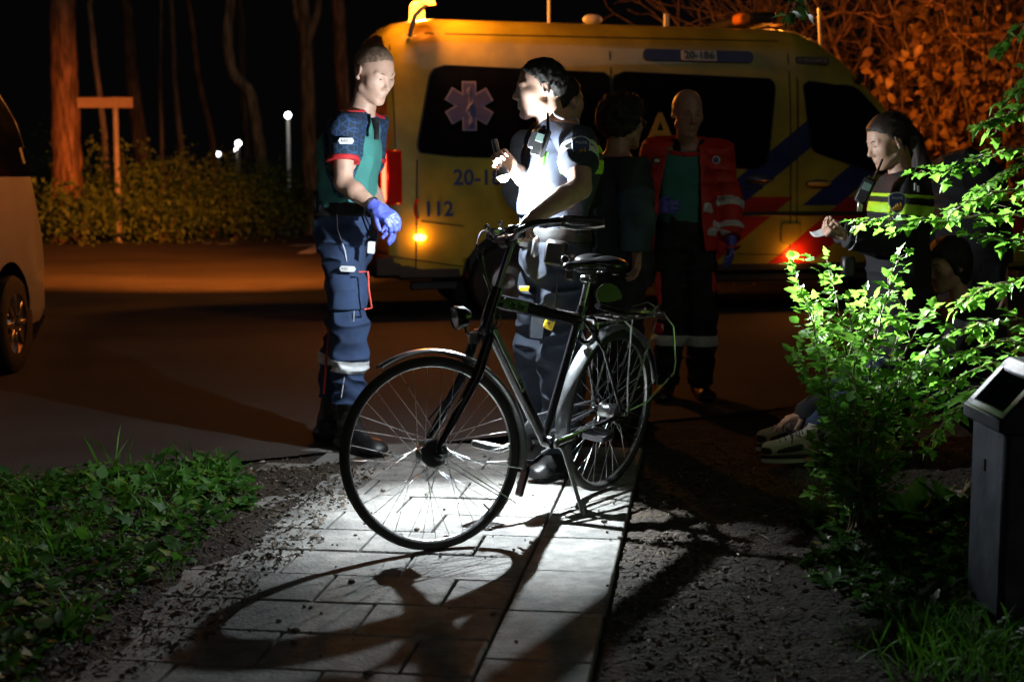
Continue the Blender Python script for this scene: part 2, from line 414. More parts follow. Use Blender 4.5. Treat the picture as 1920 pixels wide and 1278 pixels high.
def ground_z(x, y):
    u, v = path_uv(x, y); ed = y-road_edge(x)
    n = fbm(x*3, y*3, .5, 4)-.5; n2 = fbm(x*14, y*14, .2, 3)-.5
    n3 = fbm(x*38, y*38, .7, 2)-.5; soft = -.034+.04*n+.030*n2+.014*n3
    left = np.clip((u-1.10-.35*(fbm(x*2.2, y*2.2, 3., 3)-.5))/.28, 0, 1)
    z = np.where(u < 0, soft, np.where(u < 1.0, -.05, -.05+left*(.058+.05*n+.02*n2)))
    z = z+.10*np.clip((u-1.5)/1.5, 0, 1)*np.clip(-ed/1.5, 0, 1)
    nearroad = np.clip(-ed/.35, 0, 1)
    z = np.where(u < 1.0, z, z*nearroad+(-.02+.025*n+.012*n2)*(1-nearroad)) 
    z = np.where((u < 0), z*nearroad+(-.012+.03*n+.01*n2)*(1-nearroad), z)
    z = np.where(ed > .25, -.05, z)
    far = np.clip((y-30)/10, 0, 1); z = z+far*(.05+.3*(fbm(x*.2, y*.2, 1., 2)-.4))
    return z
gx = axis(-90, -2.6, 2.6, 90, .022); gy = axis(-15, 3.1, 8.2, 170, .022)
XX, YY = np.meshgrid(gx, gy, indexing='ij'); ZZ = ground_z(XX, YY)
nx, ny = XX.shape; ii = np.arange(nx*ny).reshape(nx, ny)
GF = np.stack([ii[:-1, :-1], ii[1:, :-1], ii[1:, 1:], ii[:-1, 1:]], -1).reshape(-1, 4)
tag(link('ground', np.stack([XX, YY, ZZ], -1).reshape(-1, 3), GF, M_dirt), kind='structure')
# road: one sheet with a ragged near edge, its far edge by the wood
rx = np.concatenate([np.arange(-60, -3, 1.), np.arange(-3, 4, .04), np.arange(4, 61, 1.)])
ne = np.array([road_edge(x)+.10*(fbm(x*2.5, 0., 9., 3)-.5)+.03*(vnoise(x*14, 1., 1.)-.5) for x in rx])
fe = np.where(rx < -2, 33.5+(rx+13)*1.15, 46); fe = np.clip(fe, ne+4, 46)
ts = np.concatenate([[0, .004, .02, .06], np.linspace(.12, 1, 14)])
RV = np.array([[x, a+(b-a)*t, 0.004*min(1, t*200)-.004*(t == 0)] for x, a, b in zip(rx, ne, fe) for t in ts])
k = len(ts); jj = np.arange(len(rx)*k).reshape(len(rx), k)
tag(link('road', RV, np.stack([jj[:-1, :-1], jj[1:, :-1], jj[1:, 1:], jj[:-1, 1:]], -1).reshape(-1, 4), M_asph), kind='structure')
# worn white road markings
mk = MB()
def stripe(a, b, w):
    a, b = G(*a), G(*b); d = nrm(b-a); n = V(-d[1], d[0], 0)*w/2; z = V(0, 0, .008)
    mk.add([a-n+z, b-n+z, b+n+z, a+n+z], [(0, 1, 2, 3)])
stripe((548, 461), (604, 459), .35); stripe((572, 476), (604, 461), .3); stripe((383, 457), (395, 457), .4); stripe((410, 458), (440, 457), .3)
tag(mk.build('road_marking', M_paint, smooth=False), kind='structure')
# path of concrete slabs: every slab real, with open joints and slight tilts
rng = random.Random(3); pb = MB()
def slab(u0, u1, v0, v1):
    g = .005; c = P0+PL*(u0+u1)/2+PD*(v0+v1)/2; hx = (u1-u0)/2-g; hy = (v1-v0)/2-g
    R = np.stack([PL, PD, V(0, 0, -1)], 1)@rotm((1, 0, 0), rng.gauss(0, .0045))@rotm((0, 1, 0), rng.gauss(0, .0045))@rotm((0, 0, 1), rng.gauss(0, .003))
    pb.box(c+V(0, 0, -.031+rng.gauss(0, .0018)), (hx, hy, .03), R, .004)
v = -1.2
while v < 3.05: slab(0, .30, v, v+.45); v += .45
v = -1.2; row = 0
while v < 3.05:
    off = (.0 if row % 2 else .2); u = .30-off
    while u < 1.35:
        a, b = max(u, .30), u+.40
        if b-a > .03: slab(a, b, v, v+.30)
        u += .40
    v += .30; row += 1
tag(pb.build('path', M_slab, smooth=False), kind='structure')
# ------------------------------------------------------------------ ambulance
AY = math.radians(15); ADIR = V(math.cos(AY), math.sin(AY), 0); ALEFT = V(-math.sin(AY), math.cos(AY), 0)
ACOR = V(-1.12, 13.0, 0); AROOT = ACOR+ALEFT*1.0
def side_tz(px, py):
    """photo point -> (t, z) on the near flank of the ambulance"""
    d = W(px, py, 10)-V(0, 0, CAM_H); n = ALEFT; k = np.dot(ACOR-V(0, 0, CAM_H), n)/np.dot(d, n); p = V(0, 0, CAM_H)+d*k
    return float(np.dot(p-ACOR, ADIR)), float(p[2])
def body_paint():
    m = mat('yellow_body_paint', (.42, .35, .03), .35, var=.12, scale=1.6, coat=.5); nt = m.node_tree; N = nt.nodes; L = nt.links
    p = N['Principled BSDF']; old = p.inputs['Base Color'].links[0].from_socket
    tc = N.new('ShaderNodeTexCoord'); sp = N.new('ShaderNodeSeparateXYZ'); L.new(tc.outputs['Object'], sp.inputs[0])
    def mth(op, a, b=None, c=None):
        n = N.new('ShaderNodeMath'); n.operation = op
        for i, q in enumerate((a, b, c)):
            if q is None: continue
            if hasattr(q, 'node'): L.new(q, n.inputs[i])
            else: n.inputs[i].default_value = q
        return n.outputs[0]
    x, y, z = sp.outputs
    s = mth('SUBTRACT', x, mth('MULTIPLY', z, 1.3))
    fb = mth('FRACT', mth('DIVIDE', mth('SUBTRACT', s, 1.70), 1.04)); fr = mth('FRACT', mth('DIVIDE', mth('SUBTRACT', s, 2.08), 1.04))
    side = mth('MULTIPLY', mth('LESS_THAN', y, -.85), mth('GREATER_THAN', s, 1.68))
    blue = mth('MULTIPLY', mth('MULTIPLY', mth('LESS_THAN', fb, .37), mth('GREATER_THAN', z, 1.06)), mth('MULTIPLY', side, mth('LESS_THAN', z, 2.0)))
    red = mth('MULTIPLY', mth('MULTIPLY', mth('LESS_THAN', fr, .44), mth('LESS_THAN', z, 1.145)), side)
    def mix(f, a, col):
        n = N.new('ShaderNodeMix'); n.data_type = 'RGBA'; L.new(f, n.inputs[0]); L.new(a, n.inputs[6]); n.inputs[7].default_value = (*col, 1); return n.outputs[2]
    c = mix(blue, old, (.012, .03, .16)); c = mix(red, c, (.42, .02, .012)); L.new(c, p.inputs['Base Color']); return m
M_yel = body_paint()
M_glass = mat('dark_tinted_glass', (.006, .006, .008), .09, var=.1, coat=.3)
M_blk = mat('black_plastic', (.012, .012, .013), .5, var=.3, scale=9, bump=.15, bscale=200)
M_rub = mat('tyre_rubber', (.016, .016, .016), .85, var=.3, scale=14, bump=.3, bscale=120)
M_steel = mat('steel', (.45, .45, .46), .32, 1., var=.15, scale=9)
M_blue = mat('blue_lettering', (.015, .035, .2), .5); M_red = mat('red_lettering', (.35, .015, .01), .5)
M_white = mat('white_plastic', (.6, .6, .6), .5, var=.05)
M_amber = mat('amber_lamp_glow', (.9, .35, .02), .3, emit=(1, .33, .03), estr=26)
M_beac = mat('beacon_glow', (1, .5, .1), .3, emit=(1, .30, .02), estr=9)
M_amberd = mat('amber_lens', (.75, .25, .03), .2, var=.05)
M_tail = mat('tail_lamp_lens', (.25, .008, .006), .15, var=.1, emit=(1, .01, .0), estr=.03)
M_tailon = mat('tail_lamp_glow', (.9, .05, .02), .3, emit=(1, .07, .03), estr=9)
amb = thing('ambulance', 'yellow ambulance with blue and red diagonal stripes behind the people', 'ambulance', AROOT, AY)
AL = 7.05
def a_top(t): return float(np.interp(t, [0, .12, .5, 4.1, 4.34, 4.69, 5.05, 5.68, 6.1, 6.7, 6.98, AL], [2.66, 2.76, 2.82, 2.82, 2.73, 2.5, 2.15, 1.52, 1.32, 1.12, .85, .5]))
AW = [1.15, 5.85]
def a_bot(t):
    b = .42
    for w in AW:
        if abs(t-w) < .47: b = max(b, .36+math.sqrt(.47**2-(t-w)**2))
    return b
PRF = [(.965, 0), (1.0, .07), (1.0, .25), (1.0, .50), (.99, .62), (.975, .72), (.95, .82), (.915, .89), (.85, .945), (.74, .98), (.4, 1.0), (0., 1.005)]
def a_w(t, z):
    T, B = a_top(t), .42; f = (z-B)/(T-B)
    if T < 2.6: f = min(max(f, 0), 1); 
    w = np.interp(f, [q[1] for q in PRF], [q[0] for q in PRF])
    return float(w*np.interp(t, [0, .05, .3, 5.9, 6.6, 7.05], [.96, .985, 1, 1, .94, .72]))
st = sorted(set(list(np.linspace(0, .3, 7))+list(np.arange(.35, AL, .08))+[AL]+[w+.47*math.cos(a) for w in AW for a in np.linspace(0, math.pi, 25)]))
SV = []; ns = len(PRF)*2-1
for t in st:
    T, B = a_top(t), a_bot(t)
    row = []
    for q, (w, f) in enumerate(PRF):
        z = .42+(T-.42)*f
        lim = B+.004*q
        z = max(z, lim); row.append((a_w(t, .42+(T-.42)*f) if z <= lim+1e-9 and f < .3 else a_w(t, min(z, T)) if f < .9 else w*np.interp(t, [0, .05, .3, 5.9, 6.6, 7.05], [.96, .985, 1, 1, .94, .72]), z))
    SV += [(t, -w, z) for w, z in row]+[(t, w, z) for w, z in row[-2::-1]]
n = len(st); jj = np.arange(n*ns).reshape(n, ns)
SF = [tuple(q) for q in np.stack([jj[:-1, :-1], jj[1:, :-1], jj[1:, 1:], jj[:-1, 1:]], -1).reshape(-1, 4)]
SF += [tuple(jj[0])[::-1], tuple(jj[-1])]
o = link('body', SV, SF, M_yel, amb); sharp(o, math.radians(30))
ub = MB(); ub.box((3.4, 0, .52), (2.6, .80, .14)); ub.box((3.5, 0, 1.0), (3.35, .93, .05)); ub.box((3.5, 0, .74), (1.8, .9, .3)); ub.box((AW[0], 0, .8), (.55, .66, .35)); ub.box((AW[1], 0, .75), (.5, .66, .3))
ub.build('underbody', M_blk, amb, False)
def panel(name, poly, m, proud=.006, parent=amb, rows=26, cols=14):
    zs = [p[1] for p in poly]; Vp = []; n = len(poly); z0, z1 = min(zs), max(zs)
    for i in range(rows+1):
        z = z0+(z1-z0)*(.001+.998*i/rows); X = []
        for a in range(n):
            p, q = poly[a], poly[(a+1) % n]
            if (p[1]-z)*(q[1]-z) <= 0 and p[1] != q[1]: X.append(p[0]+(q[0]-p[0])*(z-p[1])/(q[1]-p[1]))
        a, b = min(X), max(X)
        for j in range(cols+1):
            t = a+(b-a)*j/cols; Vp.append((t, -a_w(t, z)-proud, z))
    c = cols+1; k = np.arange((rows+1)*c).reshape(rows+1, c)
    F = [tuple(q) for q in np.stack([k[:-1, :-1], k[:-1, 1:], k[1:, 1:], k[1:, :-1]], -1).reshape(-1, 4)]
    return link(name, Vp, F, m, parent)
def rpoly(pts, r, n=5):
    """rounded corners for a polygon"""
    P = [np.array(p, float) for p in pts]; out = []
    for i, p in enumerate(P):
        a, b = P[i-1], P[(i+1) % len(P)]; ra = min(r, np.linalg.norm(a-p)*.45, np.linalg.norm(b-p)*.45)
        s, e = p+nrm(a-p)*ra, p+nrm(b-p)*ra
        for k in range(n+1):
            t = k/n; out.append(tuple((1-t)**2*s+2*t*(1-t)*p+t*t*e))
    return out
T = side_tz
def tp(l): return [T(*q) for q in l]
M_seal = mat('window_seal', (.010, .010, .010), .4, var=.1)
for nm, pts in (('window', [(780, 291), (812, 122), (1146, 134), (1146, 302)]), ('window', [(1151, 302), (1151, 134), (1457, 146), (1436, 317)]),
                ('window', [(1523, 283), (1509, 152), (1612, 163), (1700, 262), (1690, 335), (1640, 322)])):
    pp = tp(pts); c_ = np.mean(pp, 0); big = [tuple(np.array(q)+nrm(np.array(q)-c_)*.02) for q in pp]
    panel('window', rpoly(pp, .13 if pts[0][0] != 1523 else .08), M_glass, .009)
    panel('window_seal', rpoly(big, .14 if pts[0][0] != 1523 else .09), M_seal, .004)
# interior partition seen in the cab window glass is a lit strip reflected: a door pillar with amber reflex
M_seam = mat('door_seam', (.03, .025, .01), .7)
def seam(a, b, w=.007, m=M_seam, name='door_seam'):
    a, b = np.array(T(*a)), np.array(T(*b)); d = nrm(b-a); n_ = np.array([-d[1], d[0]])*w; k = 12
    Vp = []
    for i in range(k+1):
        for s_ in (-1, 1):
            t, z = a+(b-a)*i/k+n_*s_; Vp.append((t, -a_w(t, z)-.0035, z))
    return link(name, Vp, [(2*i, 2*i+1, 2*i+3, 2*i+2) for i in range(k)], m, amb, False)
seam((1148, 55), (1148, 545)); seam((1484, 60), (1481, 548)); seam((1497, 145), (1492, 548), .005); seam((782, 300), (780, 505)); seam((800, 60), (1470, 75), .005)
seam((790, 415), (870, 424), .005); seam((1160, 352), (1430, 353), .012, M_blk, 'slide_rail')
seam((868, 500), (715, 478), .006); seam((1155, 470), (1480, 478), .004); seam((1497, 250), (1500, 150), .004); seam((735, 70), (742, 280), .005); seam((1360, 372), (1360, 372.5), .004)
rs_ = MB(); rs_.box((3.5, -.985, .46), (1.75, .02, .035), None, .01); rs_.box((3.5, -1.004, .98), (1.78, .008, .022), None, .006); rs_.build('rub_strip', M_blk, amb)
ff = MB(); ff.prism(rrect(.2, .2, .03), .006, V(4.0, -1.003, .78), np.stack([V(1, 0, 0), V(0, 0, 1), V(0, -1, 0)], 1)); ff.build('fuel_flap', M_yel, amb)
mottle(M_yel, 2.2, .75, 1.15)
# plate with the call sign on a blue bar
def spt(px, py, proud=.012):
    t, z = T(px, py); return V(t, -a_w(t, z)-proud, z)
RS = np.stack([V(1, 0, 0), V(0, 0, 1), V(0, -1, 0)], 1)
def sideR(t, z):
    u = nrm(V(0, -a_w(t, z+.1)+a_w(t, z-.1), .2)); return np.stack([V(1, 0, 0), u, np.cross(V(1, 0, 0), u)], 1)
t, z = T(1315, 104); RP = sideR(t, z); c0 = spt(1315, 104)
MB().prism(rrect(1.13, .115, .05), .01, c0, RP).build('sign_bar', M_blue, amb, False)
MB().prism(rrect(.36, .10, .01), .01, c0+RP[:, 2]*.006, RP).build('sign_plate', M_white, amb, False)
text('lettering', '20-186', .105, c0+RP[:, 2]*.013, RP, M_blk, amb, bold=.002, squash=1.05)
t, z = T(868, 333)
text('lettering', '20-186', .20, spt(905, 334, .006), sideR(t, z), M_blue, amb, bold=.004)
text('lettering', '112', .19, spt(822, 393, .006), sideR(t, 1.1), M_blue, amb, bold=.004)
ph = MB(); c_ = spt(785, 392, .006)
ph.tube([c_+V(.035*math.cos(a)-.0, 0, .085*math.sin(a)) for a in np.linspace(math.pi*.55, math.pi*1.45, 9)], [.02, .014, .012, .012, .012, .012, .012, .014, .02], 8); ph.build('telephone_symbol', M_red, amb)
text('lettering', 'A', .42, spt(1238, 245, .014), sideR(*T(1238, 245)), mat('gold_film', (.55, .35, .05), .6), amb, bold=.006)
text('lettering', 'AMBULANCE', .055, spt(1529, 113, .014), RP, mat('grey_film', (.25, .25, .27), .6), amb)
MB().prism(rrect(.36, .075, .02), .008, spt(1529, 113, .006), RP).build('sign_plate', M_blk, amb, False)
# star of life on the rear window
t, z = T(880, 199); RW = sideR(t, z); c0 = spt(880, 199, .012)
def star(rad, w):
    P = []
    for k in range(6):
        a = math.pi/2+k*math.pi/3; d = np.array([math.cos(a), math.sin(a)]); n_ = np.array([-d[1], d[0]])
        inn = w/2/math.tan(math.pi/6)
        P += [tuple(d*inn-n_*w/2) , tuple(d*rad-n_*w/2), tuple(d*rad+n_*w/2)]
    return P
link_poly = lambda nm, P, m, dz: link(nm, (np.array([(x, y, dz) for x, y in P])@RW.T)+c0, [tuple(range(len(P)))], m, amb, False)
link_poly('star_emblem', star(.225, .135), mat('grey_violet_film', (.32, .30, .42), .7), .001)
link_poly('star_emblem', star(.21, .108), mat('violet_film', (.10, .10, .26), .7), .003)
sn = MB(); sn.tube([c0+RW@V(0, y, .006) for y in np.linspace(-.17, .17, 4)], .007, 6)
sn.tube([c0+RW@V(.028*math.sin(y*34)*(1-abs(y)*2.5), y, .010) for y in np.linspace(-.15, .15, 28)], .007, 6); sn.build('staff_and_snake', mat('grey_violet_film', (0, 0, 0)), amb)
# lamps, handles
for px, py in ((787, 445), (1487, 479)):
    MB().ell(spt(px, py, .012), (.058, .014, .034)).build('marker_lamp', M_amber, amb)
def handle(px, py):
    h = MB(); c_ = spt(px, py, .0); h.ell(c_, (.15, .012, .045), None, 24, 8); h.build('handle_recess', M_blk, amb)
    g = MB(); g.tube([c_+V(x, -.03-.012*(1-(x/.13)**2), 0) for x in np.linspace(-.13, .13, 9)], [.014, .018, .02, .02, .02, .02, .02, .018, .014], 10); g.build('door_handle', M_yel, amb)
handle(1424, 336); handle(1535, 345)
tb = MB(); tb.box((.055, -.955, 1.33), (.075, .05, .25), None, .02); tb.build('tail_lamp', M_tail, amb)
MB().box((-.035, -.955, 1.33), (.018, .026, .215), None, .01).build('tail_lamp_tube', M_tailon, amb)
tb = MB(); tb.box((.055, .955, 1.33), (.075, .05, .25), None, .02); tb.build('tail_lamp', M_tail, amb)
bp = MB(); bp.box((.0, 0, .52), (.14, .98, .11), None, .03); bp.box((-.2, 0, .44), (.13, .7, .025), None, .01); bp.box((.38, -.93, .47), (.3, .05, .075), None, .02)
bp.box((3.5, -.9, .36), (1.8, .08, .04), None, .015); bp.box((.45, -.8, .33), (.22, .05, .04), None, .01); bp.box((6.9, 0, .5), (.16, .8, .14), None, .04); bp.build('bumper', M_blk, amb)
for w in AW:
    for sgn in (-1, 1):
        wh = MB(); wh.lathe([(.19, -.1), (.3, -.11), (.345, -.1), (.36, -.06), (.36, .06), (.345, .1), (.3, .11), (.19, .1)], (0, 0, 0), (0, 1, 0), 40)
        wo = wh.build('wheel', M_rub, amb); wo.location = (w, sgn*.86, .355)
        rm = MB(); rm.lathe([(.0, -.05), (.06, -.06), (.08, -.03), (.15, -.02), (.19, -.07), (.205, -.1), (.205, .1)], (0, 0, 0), (0, 1, 0) if sgn < 0 else (0, -1, 0), 32); rm.build('rim', M_steel, wo)
MB().lathe([(0, .19), (.05, .185), (.075, .15), (.08, .02), (.09, 0)], (.62, .75, 2.93), (0, 0, 1), 20).build('beacon', M_beac, amb)  # far beacon, added as a source for the beams on road and wood
MB().lathe([(0, .17), (.05, .165), (.07, .13), (.075, .02), (.085, 0)], (.36, -1.0, 2.88), (0, 0, 1), 20).build('beacon', M_beac, amb)
MB().tube([(.22, -.90, 2.60), (.26, -.97, 2.78), (.36, -1.0, 2.885)], .022, 8).build('beacon_bracket', M_steel, amb)
lamp('near_beacon_light', 'POINT', AROOT+ADIR*.36-ALEFT*1.06+V(0, 0, 3.10), 170, (1, .30, .035), .08)
MB().tube([(.36, .80, 2.66), (.44, .78, 2.84), (.54, .76, 2.92), (.62, .75, 2.935)], .022, 8).build('beacon_bracket', M_steel, amb)  # bracket of the added far beacon
lb = MB(); lb.box((3.85, 0, 2.91), (.15, .62, .055), None, .03); lb.build('light_bar', M_blk, amb)
for x in (3.66, 4.04): MB().box((x, -.5, 2.90), (.06, .1, .05), None, .02).build('light_bar_lens', M_amberd, amb)
an = MB(); an.tube([(1.72, -.3, 2.8), (1.72, -.3, 3.35)], .014, 6); an.build('antenna', M_white, amb)
an = MB(); an.tube([(4.62, -.35, 2.5), (4.58, -.35, 3.05)], .016, 6); an.build('antenna', M_white, amb)
MB().ell((2.1, -.5, 2.85), (.1, .06, .05)).build('roof_dome', M_white, amb); MB().box((2.9, -.4, 2.88), (.02, .02, .06)).build('roof_peg', M_white, amb)
MB().box((4.75, -.93, 2.31), (.05, .012, .045), None, .01).build('side_camera', M_blk, amb)
BE = AROOT+ADIR*.62+ALEFT*.75+V(0, 0, 3.17)  # lamp point of the added far beacon
lamp('added_beacon_light', 'POINT', BE, 420, (1, .30, .035), .09)
lamp('front_beacon_light', 'POINT', AROOT+ADIR*4.3-ALEFT*.0+V(0, 0, 3.15), 90, (1, .30, .035), .08)
def beacon_beam(name, p, d, e, ang):   # the rotating beacons throw their light in beams
    o = lamp(name, 'SPOT', p, e, (1, .21, .02), .08, spot_size=math.radians(ang), spot_blend=1.); aim(o, d)
beacon_beam('beacon_beam', BE, (-8.9, 17.5, -2.0), 7500, 25)
beacon_beam('beacon_road_beam', BE, (-6.0, 8.0, -4.2), 17000, 60)
beacon_beam('beacon_near_beam', BE, (-5, -4, -3.0), 90, 90)
beacon_beam('front_beacon_beam', AROOT+ADIR*4.3+V(0, 0, 3.15), (3.6, 3.2, -.7), 650, 75)
for (px, py), e in (((787, 445), 4), ((1487, 479), 4)):
    c_ = spt(px, py, .05); p = AROOT+ADIR*c_[0]+ALEFT*c_[1]+V(0, 0, c_[2]); lamp('marker_light', 'POINT', p, e, (1, .3, .04), .04)
p = AROOT+ADIR*-.16-ALEFT*1.0+V(0, 0, 1.33); lamp('tail_light', 'POINT', p, 5, (1, .05, .02), .05)
# ------------------------------------------------------------------ grey van at the left edge
VA = math.radians(91); VD = V(math.cos(VA), math.sin(VA), 0); VL = V(-VD[1], VD[0], 0)
# near flank of the van = its right side; front end far away, local x forward, near flank at y=-.9
vend = V(-3.33, 10.3, 0)
VROOT = vend+VL*.9
van = thing('parked_van', 'silver grey van cut off by the left edge, one wheel in view', 'van', VROOT, VA)
M_sil = mat('silver_paint', (.45, .45, .46), .4, .1, var=.08, scale=3, coat=.5)
def v_top(t): return float(np.interp(t, [-5, -1.1, -.8, -.54, -.27, -.12, -.04, 0], [2.06, 2.06, 2.0, 1.86, 1.5, 1.2, 1.08, .8]))
vst = sorted(set(list(np.arange(-4.6, -.6, .12))+list(np.linspace(-.6, 0, 20))+[-.75+.42*math.cos(a) for a in np.linspace(0, math.pi, 21)]))
VPR = [(.86, 0), (.9, .1), (.905, .3), (.905, .5), (.90, .62), (.885, .76), (.86, .88), (.80, .955), (.5, .99), (0, 1)]
def v_w(t, f): return float(np.interp(f, [q[1] for q in VPR], [q[0] for q in VPR])*np.interp(t, [-5, -.4, -.12, 0], [1, 1, .97, .86]))
SV = []; ns = len(VPR)*2-1
for t in vst:
    T_ = v_top(t); B = .3
    if abs(t+.92) < .42: B = max(B, .34+math.sqrt(.42**2-(t+.92)**2))
    row = []
    for q, (w, f) in enumerate(VPR):
        z = max(.3+(T_-.3)*f, B+.003*q); row.append((v_w(t, (z-.3)/(T_-.3) if f < .97 else f), z))
    SV += [(t, -w, z) for w, z in row]+[(t, w, z) for w, z in row[-2::-1]]
n = len(vst); jj = np.arange(n*ns).reshape(n, ns)
SF = [tuple(q) for q in np.stack([jj[:-1, :-1], jj[1:, :-1], jj[1:, 1:], jj[:-1, 1:]], -1).reshape(-1, 4)]+[tuple(jj[0])[::-1], tuple(jj[-1])]
sharp(link('body', SV, SF, M_sil, van), math.radians(30))
Vp = []; rows = 14
for i in range(rows+1):
    z = 1.32+(1.84-1.32)*i/rows; te = np.interp(z, [1.32, 1.5, 1.7, 1.84], [-.36, -.44, -.62, -.85])
    for j in range(9):
        t = -2.6+(te+2.6)*j/8; Vp.append((t, -v_w(t, (z-.3)/(v_top(t)-.3))-.006, z))
k = np.arange((rows+1)*9).reshape(rows+1, 9)
link('window', Vp, [tuple(q) for q in np.stack([k[:-1, :-1], k[:-1, 1:], k[1:, 1:], k[1:, :-1]], -1).reshape(-1, 4)], M_glass, van)
ub = MB(); ub.box((-2.4, 0, .42), (2.1, .74, .12)); ub.box((-.75, 0, .7), (.46, .6, .3)); ub.build('underbody', M_blk, van, False)
bpv = MB(); bpv.box((.0, 0, .5), (.1, .8, .17), None, .05); bpv.build('bumper', M_sil, van)
for w in (-.75, -3.95):
    wh = MB(); wh.lathe([(.2, -.1), (.29, -.11), (.325, -.09), (.335, -.05), (.335, .05), (.325, .09), (.29, .11), (.2, .1)], (0, 0, 0), (0, 1, 0), 40)
    wo = wh.build('wheel', M_rub, van); wo.location = (w, -.78, .333)
    rm = MB(); rm.lathe([(0, -.07), (.06, -.07), (.07, -.04), (.2, -.09), (.215, -.1), (.215, .08)], (0, 0, 0), (0, 1, 0), 30)
    for k_ in range(8):
        a = 2*math.pi*k_/8; rm.box((.13*math.cos(a), -.085, .13*math.sin(a)), (.07, .012, .018), rotm((0, 1, 0), -a), .005)
    rm.build('rim', M_steel, wo)
MB().box((.17, -.72, .22), (.14, .03, .012), rotm((0, 1, 0), -.5)).build('mud_flap', M_steel, van)
# ------------------------------------------------------------------ bicycle
M_bk = mat('black_bike_paint', (.014, .014, .016), .2, var=.2, scale=6, coat=.9)
M_bgrey = mat('dark_alloy', (.17, .17, .18), .3, .9, var=.2)
M_alu = mat('alloy', (.55, .55, .56), .28, 1., var=.2, scale=20)
M_gal = mat('galvanised_mudguard', (.42, .44, .45), .3, .9, var=.25, scale=14)
M_tyre = mat('bike_tyre', (.020, .0195, .018), .8, var=.4, scale=20, bump=.4, bscale=300)
M_grip = mat('grip_rubber', (.02, .02, .022), .5, var=.2, bump=.12, bscale=300)
WR = .338; WB = 1.154
RC = V(.372, 5.84, 0); FC = V(-.255, 4.87, 0)
LEAN = math.radians(6.0); STEER = math.radians(32)
A0 = V(WB-.046, 0, WR-.019); SAX = nrm(V(-.375, 0, .927)); RF = rotm(SAX, -STEER)
def fr(p): return A0+RF@(np.asarray(p, float)-A0)       # front assembly: steered position
hub_f = fr((WB, 0, WR)); hub_r = V(0, 0, WR)
# pose of the whole bicycle
fw0 = hub_f.copy(); fax = RF@V(1, 0, 0)
lowf = hub_f-V(0, 0, 1)*0; ring = [hub_f+RF@(WR*V(math.cos(a), 0, math.sin(a))) for a in np.linspace(0, 2*math.pi, 180)]
def pose(lean, pit, hd):
    X = V(math.cos(hd), math.sin(hd), 0); Yv = V(-X[1], X[0], 0); Z = V(0, 0, 1)
    Bm = np.stack([X, Yv, Z], 1); return Bm@rotm((1, 0, 0), -lean)@rotm((0, 1, 0), pit)
hd = math.atan2(FC[1]-RC[1], FC[0]-RC[0]); pit = 0.
for _ in range(8):
    R_ = pose(LEAN, pit, hd); P = np.array([R_@q for q in ring]); i = P[:, 2].argmin()
    Pr = np.array([R_@(hub_r+WR*V(math.cos(a), 0, math.sin(a))) for a in np.linspace(0, 2*math.pi, 180)]); j = Pr[:, 2].argmin()
    pit += math.atan2(P[i, 2]-Pr[j, 2], WB)
    a = P[i]-Pr[j]; hd += math.atan2(FC[1]-RC[1], FC[0]-RC[0])-math.atan2(a[1], a[0])
BLOC = RC-np.array([Pr[j][0], Pr[j][1], 0]); BLOC[2] = -Pr[:, 2].min()+.001
BMW = np.eye(4); BMW[:3, :3] = R_; BMW[:3, 3] = BLOC
def bw(p): return R_@np.asarray(p, float)+BLOC
bike = thing('bicycle', 'black city bicycle on its kickstand in the torchlight on the path', 'bicycle', mw=BMW)
def wheel(hub, R3, front):
    t = MB(); t.lathe([(WR-.0185+.0185*math.cos(a)*1.0, .0185*math.sin(a)) for a in np.linspace(0, 2*math.pi, 15)[:-1]], (0, 0, 0), (0, 1, 0), 96, closed=True)
    hb = MB()
    if front:
        hb.lathe([(0, -.036), (.042, -.036), (.049, -.032), (.050, .024), (.044, .03), (0, .03)], (0, 0, 0), (0, 1, 0), 32)
        hb.tube([(0, -.062, 0), (0, .062, 0)], .007, 8)
        for k in range(20):
            a = 2*math.pi*k/20; hb.box((.041*math.cos(a), .0305, .041*math.sin(a)), (.006, .0015, .0018), rotm((0, 1, 0), -a))
        hm = M_bgrey
    else:
        hb.lathe([(0, -.04), (.018, -.04), (.034, -.034), (.034, -.026), (.030, -.02), (.031, .018), (.036, .026), (.036, .034), (.045, .038), (.045, .052), (.02, .056), (0, .056)], (0, 0, 0), (0, 1, 0), 28)
        hb.tube([(0, -.075, 0), (0, .078, 0)], .006, 8); hm = M_alu
    ho = hb.build('wheel', hm, bike); ho.matrix_local = Matrix.Translation(Vector(hub)) @ Matrix(R3.tolist()).to_4x4()
    t.build('tyre', M_tyre, ho)
    r = MB(); r.lathe([(.322, -.0125), (.324, -.0125), (.324, .0125), (.322, .0125), (.305, .0105), (.301, .005), (.301, -.005), (.305, -.0105)], (0, 0, 0), (0, 1, 0), 96, closed=True); r.build('rim', M_alu, ho)
    nsp = 36; fl = .046 if front else .031; first = None
    for k in range(nsp):
        sgn = 1 if k % 2 else -1; a = 2*math.pi*k/nsp; off = (1 if (k//2) % 2 else -1)*(.95 if not front else .85)
        p0 = V(fl*math.cos(a+off), sgn*.028, fl*math.sin(a+off)); p1 = V(.303*math.cos(a), 0, .303*math.sin(a))
        s_ = MB(); s_.tube([p0, p1-(p1-p0)*.045, p1], [.00115, .00115, .00125], 5); s_.build('spoke', M_alu, ho, auto=False)
    v_ = MB(); a = 3.95; d = V(math.cos(a), 0, math.sin(a)); v_.tube([d*.302, d*.272], [.004, .003], 6); v_.build('valve', M_bk, ho)
    return ho
I3 = np.eye(3)
wheel(hub_r, rotm((0, 1, 0), .3), False); wheel(hub_f, RF, True)
BB = V(.475, 0, .285); ST = V(.27, 0, .845); SC = V(.30, 0, .745)
def stp(s): return A0+SAX*s
